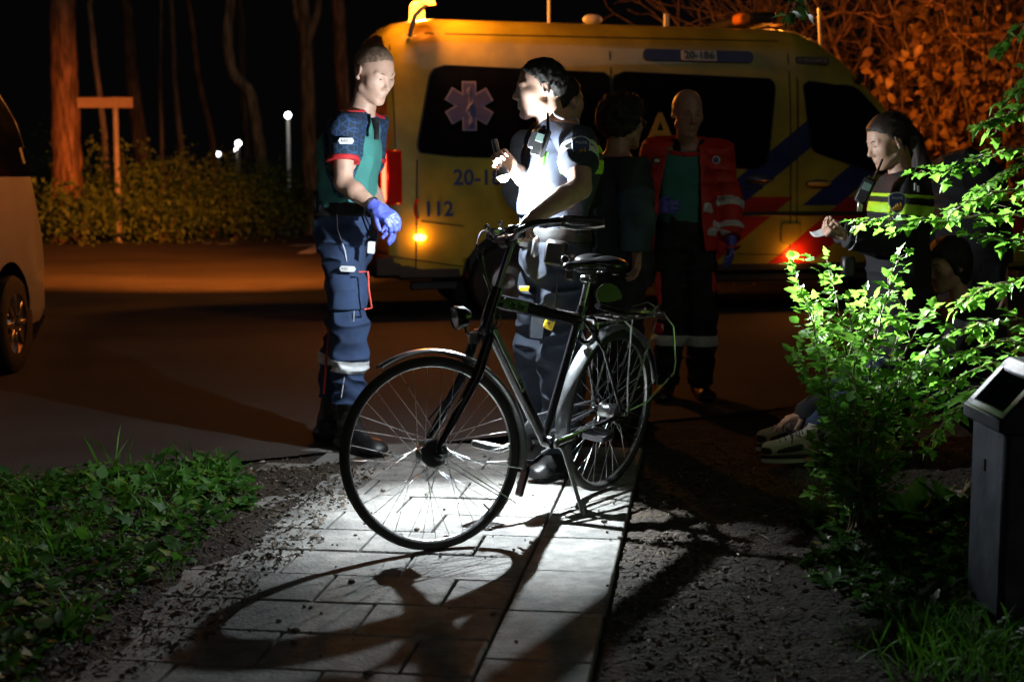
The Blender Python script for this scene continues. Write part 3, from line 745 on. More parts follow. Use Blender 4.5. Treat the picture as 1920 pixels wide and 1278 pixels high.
HB, HT = stp(.475), stp(.62)
fm = MB()
fm.tube([HB-SAX*.012, HT+SAX*.012], .023, 16)
fm.tube([HT-SAX*.035, SC+nrm(SC-HT)*.0], [.021, .021], 16, flat=((0, 0, 1), 1.25))
fm.tube([HB+SAX*.03, BB], [.026, .024], 16, flat=((0, 1, 0), .8))
fm.tube([BB, ST+nrm(ST-BB)*-.05], .0165, 14)
fm.tube([BB-V(0, .04, 0), BB+V(0, .04, 0)], .024, 18)
for s_ in (-1, 1):
    fm.tube([BB+V(-.02, s_*.026, 0), BB+V(-.09, s_*.04, .004), V(.0, s_*.062, WR-.006)], [.012, .0115, .009], 10)
    fm.tube([SC+V(0, s_*.018, .01), V(.16, s_*.042, .62), V(.0, s_*.062, WR)], [.0085, .008, .0075], 10)
    fm.box((-.004, s_*.062, WR-.002), (.022, .003, .02), None, .002)
fm.tube([V(.12, -.05, .285), V(.12, .05, .285)], .008, 8)
fm.build('frame', M_bk, bike)
gr_ = MB(); d_ = nrm(SC-(HT-SAX*.035)); sd = V(0, 1, 0); p_ = HT-SAX*.035
Rt = np.stack([d_, np.cross(sd, d_), sd], 1)
gr_.prism(rrect(.16, .034, .005), .003, p_+d_*.115+V(0, .0205, 0), Rt); gr_.build('frame_panel', mat('green_frame_panel', (.05, .12, .03), .35, coat=.8), bike)
text('lettering', 'City Star', .032, p_+d_*.115+V(0, .0228, 0), Rt, M_bk, bike, ext=.0006, bold=.0006)
dd = nrm(BB-(HB+SAX*.03)); Rd = np.stack([dd, np.cross(sd, dd), sd], 1)
lp = MB(); lp.prism(rrect(.34, .022, .006), .003, HB+SAX*.03+dd*.20+V(0, .0215, 0), Rd); lp.build('frame_panel', mat('silver_green_panel', (.30, .36, .28), .3, .6), bike)
text('lettering', 'City', .028, HB+SAX*.03+dd*.33+V(0, .0235, 0), Rd, M_bk, bike, ext=.0006, bold=.0006)
# fork
fk = MB(); cr = stp(.445)
fk.tube([cr, stp(.475)], .024, 14); fk.tube([cr+V(0, .062, 0), cr+V(0, .03, .012), cr+V(0, -.03, .012), cr+V(0, -.062, 0)], .021, 12)
for s_ in (-1, 1):
    off = V(0, s_*.062, 0); axl = V(WB, s_*.064, WR)
    fk.tube([cr+off+V(-.0, 0, 0), cr+off-SAX*.14, axl-SAX*-.11+V(-.012, 0, 0), axl+V(-.003, 0, .03), axl], [.019, .0195, .0155, .012, .011], 12)
    fk.ell(axl, (.02, .007, .022))
fk.v = [tuple(fr(p)) for p in fk.v]; fk.build('fork', M_bk, bike)
def fbuild(mb, *a, **k): mb.v = [tuple(fr(p)) for p in mb.v]; return mb.build(*a, **k)
# mudguards
def guard(mb, hub, r, a0, a1, w=.031, seg=40):
    prof = [(r, -w), (r+.008, -w*.93), (r+.014, -w*.55), (r+.016, 0), (r+.014, w*.55), (r+.008, w*.93), (r, w), (r-.002, w*.98), (r+.006, w*.88), (r+.0125, 0), (r+.006, -w*.88), (r-.002, -w*.98)]
    mb.lathe(prof, hub, (0, -1, 0), seg, closed=True, arc=((1, 0, 0), a0, a1))
mf = MB(); guard(mf, V(WB, 0, WR), WR+.012, math.radians(60), math.radians(194), .028)
for s_ in (-1, 1): mf.tube([V(WB, s_*.07, WR), V(WB-.30, s_*.032, WR-.20)], .0022, 6); mf.tube([V(WB, s_*.07, WR), V(WB-.33, s_*.030, WR-.08)], .0022, 6)
mf.box(cr+V(.03, 0, .0), (.02, .008, .02)); fbuild(mf, 'front_mudguard', M_gal, bike)
fl = MB(); fl.box(V(WB-.345, 0, WR-.13), (.006, .027, .055), rotm((0, 1, 0), -.35), .004); fbuild(fl, 'mud_flap', M_bk, bike)
mr = MB(); guard(mr, V(0, 0, WR), WR+.012, math.radians(-12), math.radians(168), .03)
for s_ in (-1, 1): mr.tube([V(0, s_*.07, WR), V(-.34, s_*.034, WR+.12)], .0022, 6)
mr.build('rear_mudguard', M_gal, bike)
# stem, handlebar, grips, levers, cables
stm = MB(); top = stp(.80); fwd = nrm(V(.93, 0, .37))
stm.tube([HT, top+SAX*.01], .0125, 12); stm.tube([top, top+fwd*.022], .017, 12); stm.tube([top+fwd*.022+V(0, -.03, 0), top+fwd*.022+V(0, .03, 0)], .02, 14); stm.ell(top+SAX*.012, (.02, .02, .014)); fbuild(stm, 'stem', M_bgrey, bike)
hc = top+fwd*.022+V(0, 0, .012); hbp = []
for s_ in (-1, 1):
    L_ = [hc, hc+V(.0, s_*.08, .0), hc+V(.012, s_*.13, .02), hc+V(-.03, s_*.20, .040), hc+V(-.11, s_*.255, .045), hc+V(-.24, s_*.285, .03)]
    hbp = (L_[::-1] if s_ < 0 else hbp+L_[1:])
hs = []
for i in range(len(hbp)-1):
    for q in range(4): hs.append(hbp[i]+(hbp[i+1]-hbp[i])*q/4)
hs.append(hbp[-1]); hs = np.array(hs)
for _ in range(2): hs[1:-1] = hs[1:-1]*.5+(hs[:-2]+hs[2:])*.25
h_ = MB(); h_.tube(list(hs), .0115, 12); fbuild(h_, 'handlebar', M_bgrey, bike)
GR = {}
for s_ in (-1, 1):
    e = V(*(hbp[-1] if s_ > 0 else hbp[0])); a = V(*(hbp[-2] if s_ > 0 else hbp[1])); d = nrm(e-a); GR[s_] = (fr(e), fr(e-d*.12))
    g = MB(); g.tube([e-d*.125, e-d*.11, e-d*.06, e-d*.004, e+d*.004], [.015, .017, .0165, .019, .012], 14); fbuild(g, 'grip', M_grip, bike)
    b = MB(); q0 = a+(e-a)*.05; b.tube([q0, q0+V(.03, s_*.012, -.022), q0+V(.0, s_*.05, -.034), q0+V(-.07, s_*.072, -.036), q0+V(-.10, s_*.08, -.032)], [.009, .009, .006, .006, .007], 8); b.box(q0, (.02, .016, .014), None, .006); fbuild(b, 'brake_lever', M_alu, bike)
    c = MB(); c.tube([q0+V(.03, s_*.01, -.01), q0+V(.13, -s_*.02, .0), q0+V(.16, -s_*.12, -.04), hc+V(.12, -s_*.02, -.15), hc+V(.04, 0, -.30), HB+V(.05, 0, .0), fr(cr)*0+cr+V(.05, s_*.05, -.08)], .0028, 6); 
    cc = [q0+V(.03, s_*.01, -.01), q0+V(.11, -s_*.03, .01), hc+V(.115, s_*.02, -.02), hc+V(.085, s_*.008, -.16), hc+V(.03, s_*.02, -.32), HB+V(.03, s_*.03, -.0), cr+V(.03, s_*.07, -.12), V(WB-.01, s_*.075, WR+.1)]
    cs = np.array([cc[i]+(cc[i+1]-cc[i])*q/6 for i in range(len(cc)-1) for q in range(6)]+[cc[-1]])
    for _ in range(5): cs[1:-1] = cs[1:-1]*.5+(cs[:-2]+cs[2:])*.25
    c = MB(); c.tube(list(cs), .0027, 6); fbuild(c, 'brake_cable', M_bk, bike)
bl = MB(); bl.lathe([(0, .026), (.016, .022), (.026, .008), (.027, 0), (0, 0)], hc+V(.005, .075, .018), (.1, .2, 1), 20); fbuild(bl, 'bell', M_bgrey, bike)
cl = MB(); cl.box(hc+V(.02, -.06, .03), (.016, .02, .012), rotm((0, 0, 1), .3), .005); cl.tube([hc+V(.02, -.05, .01), hc+V(.05, -.05, .045)], .006, 8); cl.ell(hc+V(.05, -.05, .048), (.009, .009, .009)); fbuild(cl, 'bar_clamp', M_alu, bike); cl = MB(); cl.tube([hc+V(.01, .03, .0), hc+V(.04, .045, .05)], .005, 8); cl.ell(hc+V(.04, .045, .053), (.008, .008, .008)); fbuild(cl, 'bar_clamp', M_alu, bike)
# headlight
hl = cr+V(.085, .0, .075); hd_ = nrm(V(1, 0, -.08))
k_ = MB(); k_.tube([cr+V(.02, 0, -.01), cr+V(.06, 0, .02), hl-hd_*.02], .006, 8); k_.lathe([(0, -.045), (.02, -.042), (.036, -.02), (.042, .01), (.042, .016), (.038, .018)], hl, hd_, 28); fbuild(k_, 'headlamp', M_bk, bike)
k_ = MB(); k_.lathe([(0, .006), (.02, .010), (.038, .014)], hl, hd_, 28); fbuild(k_, 'headlamp_lens', mat('headlamp_glass', (.5, .52, .55), .12, .7, var=.3, scale=60), bike)
# seat post, saddle
sp = MB(); sp.tube([SC-V(-.01, 0, .03), V(.26, 0, .905)], .0125, 12); sp.tube([SC+V(-.003, 0, -.035), SC+V(-.003, 0, .02)], .022, 14); sp.box(V(.256, 0, .905), (.03, .024, .014), None, .006)
sp.tube([SC+V(-.03, .0, -.0), SC+V(-.035, .045, -.0), SC+V(-.02, .06, -.01)], .005, 8); sp.build('seat_post', M_alu, bike)
ring_lock = MB(); ring_lock.tube([V(.235+0*math.cos(a), .045*math.sin(a), .70+.055*math.cos(a)) for a in np.linspace(.3, 2*math.pi-.3, 20)], .012, 8); ring_lock.build('ring_lock', M_bk, bike)
sd_ = SDF((.08, -.13, .86), (.47, .13, 1.02), .0045)
sc_ = V(.17, 0, .965)
sd_.ell(sc_+V(.0, .05, .0), (.085, .055, .026), k=.02); sd_.ell(sc_+V(.0, -.05, 0), (.085, .055, .026), k=.02)
sd_.rc(sc_+V(.02, 0, .002), sc_+V(.225, 0, .0), .055, .022, .03, fl=((0, 0, 1), .45)); sd_.ell(sc_+V(.24, 0, -.006), (.028, .021, .016), k=.015)
sd_.ell(sc_+V(.02, 0, -.045), (.13, .075, .03), k=.01, sub=True); sd_.ell(sc_+V(.0, 0, .032), (.13, .012, .01), k=.012, sub=True)
sd_.build('saddle', mat('saddle_vinyl', (.013, .013, .014), .32, var=.2, bump=.08, bscale=300), bike)
sr = MB()
for s_ in (-1, 1): sr.tube([sc_+V(.20, s_*.012, -.016), sc_+V(.12, s_*.022, -.035), sc_+V(.03, s_*.022, -.035), sc_+V(-.05, s_*.035, -.016)], .0035, 8)
for s_ in (-1, 1): sr.lathe([(.011+.003*math.cos(a), .003*math.sin(a)) for a in np.linspace(0, 6.28, 7)[:-1]], sc_+V(-.055, s_*.035, -.045), (0, 0, 1), 14, closed=True)
sr.build('saddle_rails', M_alu, bike)
# carrier
ca = MB(); zt = .735
for s_ in (-1, 1):
    ca.tube([V(.24, s_*.03, zt-.01), V(.12, s_*.065, zt), V(-.24, s_*.065, zt), V(-.30, s_*.05, zt+.0), V(-.315, 0, zt)], .0052, 8)
    ca.tube([V(-.06, s_*.085, WR-.0)+V(.05, 0, 0), V(.02, s_*.088, WR+.14), V(.03, s_*.085, zt-.03), V(.06, s_*.065, zt)], .0048, 8)
    ca.tube([V(0, s_*.085, WR), V(-.13, s_*.092, zt-.08), V(-.18, s_*.08, zt-.01), V(-.18, s_*.065, zt)], .0048, 8)
    ca.tube([V(-.02, s_*.09, WR+.02), V(-.10, s_*.12, WR+.05), V(-.30, s_*.125, WR+.15), V(-.315, s_*.12, WR+.20), V(-.30, s_*.10, zt-.05), V(-.29, s_*.05, zt)], .0042, 8)
for x in (.1, .0, -.1, -.2, -.27): ca.tube([V(x, -.065, zt), V(x, .065, zt)], .004, 6)
for y in (-.022, .022): ca.tube([V(.1, y, zt), V(-.3, y, zt)], .004, 6)
ca.tube([V(-.2, -.05, zt+.02), V(-.29, -.03, zt+.035), V(-.33, 0, zt+.01), V(-.29, .03, zt+.035), V(-.2, .05, zt+.02), V(-.16, .03, zt+.03)], .004, 8)
ca.build('luggage_carrier', M_alu, bike)
el = MB(); el.tube([V(.22, .03, .80), V(.1, .05, zt+.035), V(-.16, .055, zt+.012), V(-.30, .05, zt-.02)], .012, 8, flat=((0, 1, 0), 1.3)); el.build('carrier_strap', M_bk, bike)
ck = MB(); ck.prism([(.10*math.cos(a)*(1 if math.sin(a) > 0 else .9), .06*math.sin(a)*(1 if math.sin(a) > -.3 else .3)) for a in np.linspace(0, 2*math.pi, 25)[:-1]], .006, V(.0, -.05, zt+.07), np.stack([V(1, 0, 0), V(0, -.35, .937), V(0, -.937, -.35)], 1)); ck.build('carrier_cushion', mat('olive_plastic', (.06, .10, .02), .5, coat=.3), bike)
rl = MB(); rl.box(V(-.345, 0, .66), (.012, .03, .022), None, .008); rl.build('rear_lamp', mat('red_reflector', (.4, .01, .01), .2, coat=.8), bike)
# drive: chain case on the far side, cranks, pedals
cw = MB(); cw.lathe([(.0, .0), (.03, .002), (.088, .002), (.09, .006), (.088, .01), (.0, .01)], BB+V(0, -.055, 0), (0, 1, 0), 40); cw.build('chainring', M_alu, bike)
cc_ = MB()
for z in (1, -1): cc_.tube([BB+V(-.0, -.05, z*.088), V(0, -.05, WR+z*.04)], .005, 6)
cc_.build('chain', M_bgrey, bike)
CA_ = math.radians(-10)
for s_, a in ((-1, CA_), (1, CA_+math.pi)):
    e = BB+V(.168*math.cos(a), s_*.085, .168*math.sin(a)); c = MB(); c.tube([BB+V(0, s_*.055, 0), e], [.016, .012], 10, flat=((0, 1, 0), .55)); c.ell(BB+V(0, s_*.06, 0), (.02, .008, .02)); c.build('crank', M_alu, bike)
    pc = e+V(0, s_*.058, 0); q = MB(); q.tube([e, pc+V(0, s_*.045, 0)], .007, 8)
    R2 = rotm((0, 1, 0), .15 if s_ > 0 else -.2)
    for ex in (-1, 1): q.box(pc+R2@V(ex*.038, 0, 0), (.006, .05, .013), R2, .003)
    for ey in (-1, 1): q.box(pc+R2@V(0, ey*.048, 0), (.04, .005, .013), R2, .003)
    for ex in (-1, 1): q.box(pc+R2@V(ex*.02, 0, 0), (.004, .045, .009), R2, .002)
    q.build('pedal', mat('pedal_alloy', (.6, .6, .62), .35, .8) if s_ < 0 else M_bgrey, bike)
ks = MB(); ksa = BB+V(-.075, .025, -.02); ksb = np.linalg.inv(R_)@(G(1095, 968)-BLOC); ks.tube([ksa, ksa+V(-.01, .02, -.03), ksa+(ksb-ksa)*.93, ksb], [.011, .009, .008, .009], 10); ks.ell(ksb, (.016, .012, .009)); ks.box(ksa, (.03, .02, .012), None, .005); ks.build('kickstand', M_bgrey, bike)
# ------------------------------------------------------------------ people
def skinmat(name, c): 
    m = mat(name, c, .48, var=.12, scale=18, bump=.12, bscale=260); p = m.node_tree.nodes['Principled BSDF']
    p.inputs['Subsurface Weight'].default_value = .12; p.inputs['Subsurface Radius'].default_value = (.012, .004, .002); return m
M_skin = skinmat('skin', (.50, .31, .23)); M_skin2 = skinmat('skin_ruddy', (.42, .24, .18))
M_lip = mat('lips', (.36, .15, .12), .5); M_eyew = mat('eye_white', (.6, .58, .55), .2); M_iris = mat('iris', (.03, .02, .015), .15)
M_hairb = mat('brown_hair', (.17, .105, .065), .7, var=.5, scale=60, bump=.35, bscale=700)
M_hairw = mat('chestnut_hair', (.022, .013, .008), .5, var=.5, scale=60, bump=.3, bscale=700); M_hairk = mat('dark_hair', (.014, .011, .009), .5, var=.5, scale=60, bump=.45, bscale=600)
M_teal = mat('teal_cotton', (.045, .21, .19), .85, var=.12, scale=8, bump=.35, bscale=380)
M_navy = mat('navy_twill', (.022, .045, .11), .85, var=.25, scale=7, bump=.4, bscale=420)
M_black = mat('black_twill', (.010, .010, .013), .8, var=.3, scale=7, bump=.4, bscale=420)
M_polo = mat('dark_blue_polo', (.020, .027, .050), .8, var=.2, scale=9, bump=.35, bscale=420)
M_jean = mat('dark_blue_trousers', (.010, .016, .030), .85, var=.3, scale=7, bump=.4, bscale=400)
M_red_j = mat('red_jacket_shell', (.50, .022, .012), .6, var=.15, scale=6, bump=.3, bscale=120)
M_redt = mat('red_trim', (.5, .015, .02), .7, var=.1)
M_cor = mat('coral_trim', (.8, .09, .06), .6, var=.1)
M_refl = mat('reflective_tape', (.55, .56, .58), .35, var=.1, scale=30)
M_hivis = mat('yellow_reflective_fabric', (.42, .75, .03), .5, var=.08, scale=20, bump=.2, bscale=200)
M_glove = mat('blue_nitrile_glove', (.10, .13, .55), .4, var=.12, scale=30, bump=.2, bscale=120)
M_leather = mat('black_leather', (.010, .010, .010), .42, var=.3, scale=12, bump=.12, bscale=250)
M_sole = mat('black_sole', (.012, .012, .012), .8)
def hexmat():
    m = mat('hexagon_print', (.01, .02, .06), .8); nt = m.node_tree; N = nt.nodes; L = nt.links; p = N['Principled BSDF']
    tc = N.new('ShaderNodeTexCoord'); v = N.new('ShaderNodeTexVoronoi'); v.feature = 'DISTANCE_TO_EDGE'; v.inputs['Scale'].default_value = 34; v.inputs['Randomness'].default_value = .2
    mp = N.new('ShaderNodeMapping'); mp.inputs['Rotation'].default_value = (.6, .5, .8); L.new(tc.outputs['Object'], mp.inputs[0])
    L.new(mp.outputs[0], v.inputs['Vector']); r = N.new('ShaderNodeMapRange'); r.inputs[1].default_value = .03; r.inputs[2].default_value = .10; L.new(v.outputs['Distance'], r.inputs[0])
    sp = N.new('ShaderNodeSeparateXYZ'); L.new(tc.outputs['Object'], sp.inputs[0])
    mz = N.new('ShaderNodeMapRange'); mz.inputs[1].default_value = 1.15; mz.inputs[2].default_value = 1.50; L.new(sp.outputs[2], mz.inputs[0])
    a = N.new('ShaderNodeMix'); a.data_type = 'RGBA'; a.inputs[6].default_value = (.02, .13, .14, 1); a.inputs[7].default_value = (.02, .06, .17, 1); L.new(mz.outputs[0], a.inputs[0])
    x = N.new('ShaderNodeMix'); x.data_type = 'RGBA'; x.inputs[7].default_value = (.008, .022, .045, 1); L.new(r.outputs[0], x.inputs[0]); L.new(a.outputs[2], x.inputs[6])
    L.new(x.outputs[2], p.inputs['Base Color']); return m
M_hex = hexmat()
def headframe(f, pitch=0., roll=0.):
    f = nrm(f); up = V(0, 0, 1); x = nrm(np.cross(f, up)); R = np.stack([x, f, np.cross(x, f)], 1)
    return R@rotm((1, 0, 0), pitch)@rotm((0, 1, 0), roll)      # pitch < 0 looks down
def head(S, c, R, s=1., female=False, k=.012):
    c = np.asarray(c, float); P = lambda *a: c+R@(V(*a)*s)
    def rc(a, b, ra, rb=None, k=.01, sub=False, fl=None): S.rc(P(*a), P(*b), ra*s, (ra if rb is None else rb)*s, k, fl, sub)
    def el(a, r, k=.01, sub=False, Q=None): S.ell(P(*a), V(*r)*s, R if Q is None else R@Q, k, sub)
    j = .9 if female else 1
    el((0, -.012, .038), (.074, .094, .082), .012)
    el((0, -.035, .02), (.070, .07, .07), .015)
    el((0, .032, -.018), (.060*j+.002, .063, .082), .03)
    rc((-.048*j, .005, -.062), (-.012, .064, -.098), .020, .018, .018); rc((.048*j, .005, -.062), (.012, .064, -.098), .020, .018, .018)
    el((0, .070, -.099), (.024*j, .021, .018), .014)
    el((0, .046, -.06), (.040, .037, .042), .028)
    for q in (-1, 1):
        el((q*.040, .052, -.018), (.027, .025, .024), .026)
        el((q*.031, .098, .006), (.017, .015, .010), .012, sub=True)
        el((q*.031, .0735, .004), (.0145, .0125, .012), .004)
        rc((q*.012, .083, .022), (q*.045, .070, .024), .010 if not female else .007, .009 if not female else .007, .012)
        el((q*.0765, -.012, -.002), (.0075, .018, .031), .006, Q=rotm((1, 0, 0), -.2)@rotm((0, 0, 1), q*-.35)); el((q*.084, -.009, .002), (.006, .010, .018), .005, sub=True)
        el((q*.073, -.005, -.026), (.006, .008, .010), .005)
        rc((q*.0115, .095, -.035), (q*.0125, .090, -.034), .0085, .0075, .006)
    rc((0, .084, .014), (0, .107, -.026), .0085, .0100, .012); el((0, .105, -.029), (.0105, .0105, .0095), .008)
    for q in (-1, 1): el((q*.0075, .104, -.041), (.0035, .005, .0035), .003, sub=True)
    rc((-.018, .082, -.0615), (0, .0885, -.0605), .0055, .0062, .010); rc((.018, .082, -.0615), (0, .0885, -.0605), .0055, .0062, .010)
    rc((-.014, .0815, -.0725), (0, .0865, -.0735), .006, .0070, .010); rc((.014, .0815, -.0725), (0, .0865, -.0735), .006, .0070, .010)
    rc((-.022, .086, -.0672), (0, .0935, -.0672), .0012, .0012, .003, sub=True); rc((.022, .086, -.0672), (0, .0935, -.0672), .0012, .0012, .003, sub=True)
    el((0, .092, -.085), (.02, .006, .005), .008, sub=True)
def hand(S, wr, d, pn, side=1, curl=(.5, .5, .5, .5), th=.5, sc=1., off=0., k=.006, spread=.05, pts=None):
    d = nrm(d); pn = nrm(np.asarray(pn)-d*np.dot(pn, d)); t = np.cross(d, pn)*side; wr = np.asarray(wr, float)
    S.rc(wr-d*.02, wr+d*.03*sc, .026*sc+off, .027*sc+off, .01, (pn, .72))
    S.box(wr+d*.055*sc, (.045*sc+off, .037*sc+off, .0135*sc+off), np.stack([d, t, np.cross(d, t)], 1), .0125*sc, .012)
    S.ell(wr+d*.035*sc+t*.022*sc+pn*.008*sc, V(.028, .016, .014)*sc+off, np.stack([d, t, np.cross(d, t)], 1), .01)
    LN = (.074, .082, .077, .060); OF = (.0285, .0098, -.0095, -.0275); RB = (.0092, .0095, .0090, .0080)
    for i in range(4):
        p = wr+d*(.094-.004*abs(i-1.3))*sc+t*OF[i]*sc; a = 0; cu = curl[i]; dd = nrm(d+t*OF[i]*spread*40)
        for j, (fr_, ca) in enumerate(((.45, .95), (.31, 1.0), (.24, .7))):
            a += cu*ca; v = dd*math.cos(a)+pn*math.sin(a); q = p+v*LN[i]*fr_*sc
            S.rc(p, q, (RB[i]-.0006*j)*sc+off, (RB[i]-.0006*(j+1))*sc+off, .0035); p = q
    p = wr+d*.028*sc+t*.030*sc+pn*.006; v = nrm(d*.75+t*(.75-.5*th)+pn*(.25+.6*th)); q = p+v*.04*sc
    S.rc(p, q, .0125*sc+off, .0105*sc+off, .008); v2 = nrm(v+d*.35-t*.5*th+pn*.25*th); S.rc(q, q+v2*.032*sc, .0105*sc+off, .0085*sc+off, .004)
class Fig:
    def __init__(s, label, J, f, skin=M_skin, h=.006, g=1., hs=1.08, hp=0., hf=None, roll=0., group=None, female=False):
        s.J = {k: np.asarray(v, float) for k, v in J.items()}; s.f = nrm(f); s.h = h; s.g = g; s.hs = hs; s.skin = skin; s.female = female
        base = (s.J['anL']+s.J['anR'])/2; s.o = V(base[0], base[1], 0); s.root = thing('person', label, 'person', s.o, 0, group)
        s.HR = headframe(f if hf is None else hf, hp, roll); P = np.array(list(s.J.values())); s.lo = P.min(0)-.22; s.hi = P.max(0)+.24; s.lo[2] = -.02; s.hands = []
    def sdf(s, lo=None, hi=None, h=None): return SDF(s.lo if lo is None else lo, s.hi if hi is None else hi, h or s.h)
    def around(s, ks, m, h=None):
        P = np.array([s.J[k] for k in ks]); return SDF(P.min(0)-m, P.max(0)+m, h or s.h)
    def torso(s, S, e=0., k=.03, sh=1., top=True):
        J, g, f = s.J, s.g, s.f; fl = (f, .70)
        S.rc(J['pel'], J['wai'], .158*g+e, .142*g+e, k, fl); S.rc(J['wai'], J['che'], .142*g+e, .165*g+e, k, (f, .74))
        S.rc(J['che'], J['nec']*.75+J['che']*.25, .160*g+e, .10*g+e, k, (f, .72))
        if top:
            for a in 'LR': S.rc(J['nec']*.85+J['che']*.15, J['sh'+a], .055*g+e, .060*g+e, k)
    def arm(s, S, a, e=0., k=.015, t0=0., t1=1., fore=True, ew=0.):
        J, g = s.J, s.g; sh, el, wr = J['sh'+a], J['el'+a], J['wr'+a]
        S.rc(sh, sh+(el-sh)*min(t1, 1), .056*g+e, (.056-.012*min(t1, 1))*g+e+ew*min(t1, 1), k)
        if fore and t1 >= 1: S.rc(el, el+(wr-el)*.35, .043*g+e+ew, .044*g+e+ew, k); S.rc(el+(wr-el)*.35, wr, .044*g+e+ew, .027*g+e+ew*1.3, k)
    def legs(s, S, e=0., k=.025, loose=0., t=1.):
        J, g = s.J, s.g
        for a in 'LR':
            hp, kn, an = J['hip'+a], J['kn'+a], J['an'+a]; S.rc(hp, kn, .090*g+e, .062*g+e+loose*.7, k); S.rc(kn, kn+(an-kn)*.35, .060*g+e+loose*.8, .058*g+e+loose, k); S.rc(kn+(an-kn)*.35, kn+(an-kn)*t, .058*g+e+loose, .040*g+e+loose*1.5, k)
    def body(s, h=None):
        S = s.sdf(h=h); J = s.J; s.torso(S); s.legs(S)
        for a in 'LR':
            s.arm(S, a); S.rc(J['an'+a], J['an'+a]*.35+J['to'+a]*.65, .030, .022, .015)
        S.rc(J['nec']-V(0, 0, .03), J['hea']+s.HR@V(0, -.022, -.045), .062*s.g if not s.female else .05, .056 if not s.female else .046, .02)
        head(S, J['hea'], s.HR, s.hs, s.female)
        for hd_ in s.hands: hand(S, *hd_[0], **hd_[1])
        o = S.build('body', s.skin, s.root, s.o); s.B = S; return o
    def face(s, brow=M_hairb, eyes=True, open_=.5):
        P = lambda *a: s.J['hea']+s.HR@(V(*a)*s.hs)
        for q in (-1, 1):
            b = MB(); b.tube([P(q*.014, .0925, .023), P(q*.028, .0875, .028), P(q*.043, .0745, .026), P(q*.049, .067, .021)], [.002, .0034, .0028, .001], 7); b.build('eyebrow', brow, s.root, world=s.o)
            e = MB(); e.ell(P(q*.031, .0775, .0025), V(.0128, .0100, .0042*open_*2+.0012)*s.hs, s.HR, 14, 8); eo = e.build('eye', M_eyew, s.root, world=s.o)
            e = MB(); e.ell(P(q*.030, .0850, .0020), V(.0055, .0035, .0040*open_*2+.0008)*s.hs, s.HR, 12, 8); e.build('iris', M_iris, eo, world=s.o)
        for q in (-1, 1): e = MB(); e.tube([P(q*.018, .0835, .002), P(q*.024, .0868, .0055*(.4+open_)), P(q*.031, .0875, .0075*(.3+open_)), P(q*.038, .0835, .0055*(.4+open_)), P(q*.045, .0765, .001)], [.0008, .0016, .0018, .0016, .0008], 6); e.build('eyelash', M_hairk, s.root, world=s.o)
        m = MB(); m.tube([P(-.021, .0845, -.0668), P(-.01, .0895, -.0672), P(0, .0915, -.0672), P(.01, .0895, -.0672), P(.021, .0845, -.0668)], [.0012, .0036, .0042, .0036, .0012], 8); m.build('lips', M_lip, s.root, world=s.o)
    def hair(s, m, e=.006, line=None, amp=.003, fr=40, back=None):
        c, R, q = s.J['hea'], s.HR, s.hs; S = SDF(c-.17*q, c+.17*q, .0045)
        S.ell(c+R@V(0, -.012, .038)*q, V(.074, .094, .082)*q+e, R, .01); S.ell(c+R@V(0, -.035, .02)*q, V(.070, .07, .07)*q+e*.7, R, .015)
        if back: back(S)
        X, Y, Z = S.grid(); X, Y, Z = X-c[0], Y-c[1], Z-c[2]
        y = (X*R[0, 1]+Y*R[1, 1]+Z*R[2, 1])/q; z = (X*R[0, 2]+Y*R[1, 2]+Z*R[2, 2])/q; x = (X*R[0, 0]+Y*R[1, 0]+Z*R[2, 0])/q
        S.f = S.f-(amp*2*(vnoise(X*fr+9, Y*fr+9, Z*fr+9)-.5)).astype(np.float32)
        ln = line or ([-.14, -.05, -.03, -.012, .004, .012, .030, .055, .070, .11], [-.055, -.05, .002, .012, -.005, .020, .040, .058, .078, .085])
        S.f = np.maximum(S.f, ((np.interp(y, *ln)-z+.020*(vnoise(X*160, Y*160, Z*160)-.5))*.8*q).astype(np.float32)); return S.build('hair', m, s.root, s.o)
    def strands(s, m, n, L, e, back=.6, rnd=.35, line=None):
        rs = np.random.RandomState(n); c, R, q = s.J['hea'], s.HR, s.hs; u = nv(rs.normal(0, 1, (n, 3))); r = np.array([.074, .094, .082]); p = u*(r+e*.6/q)+np.array([0, -.012, .038])
        k = p[:, 2]+rs.normal(0, .004, n) > np.interp(p[:, 1], *line); u, p = u[k], p[k]; nn = nv(u/r); d = nn*.55+np.array([0, -1., -.25])*back+rs.normal(0, rnd, u.shape)
        v, F = leaves(c+(p*q)@R.T, d@R.T, nn@R.T, rs.uniform(.5, 1.1, len(p))*L, 'bl', 0., .3, .07 if L > .01 else .14, rs); link('hair_strands', v, F, m, s.root, False, s.o)
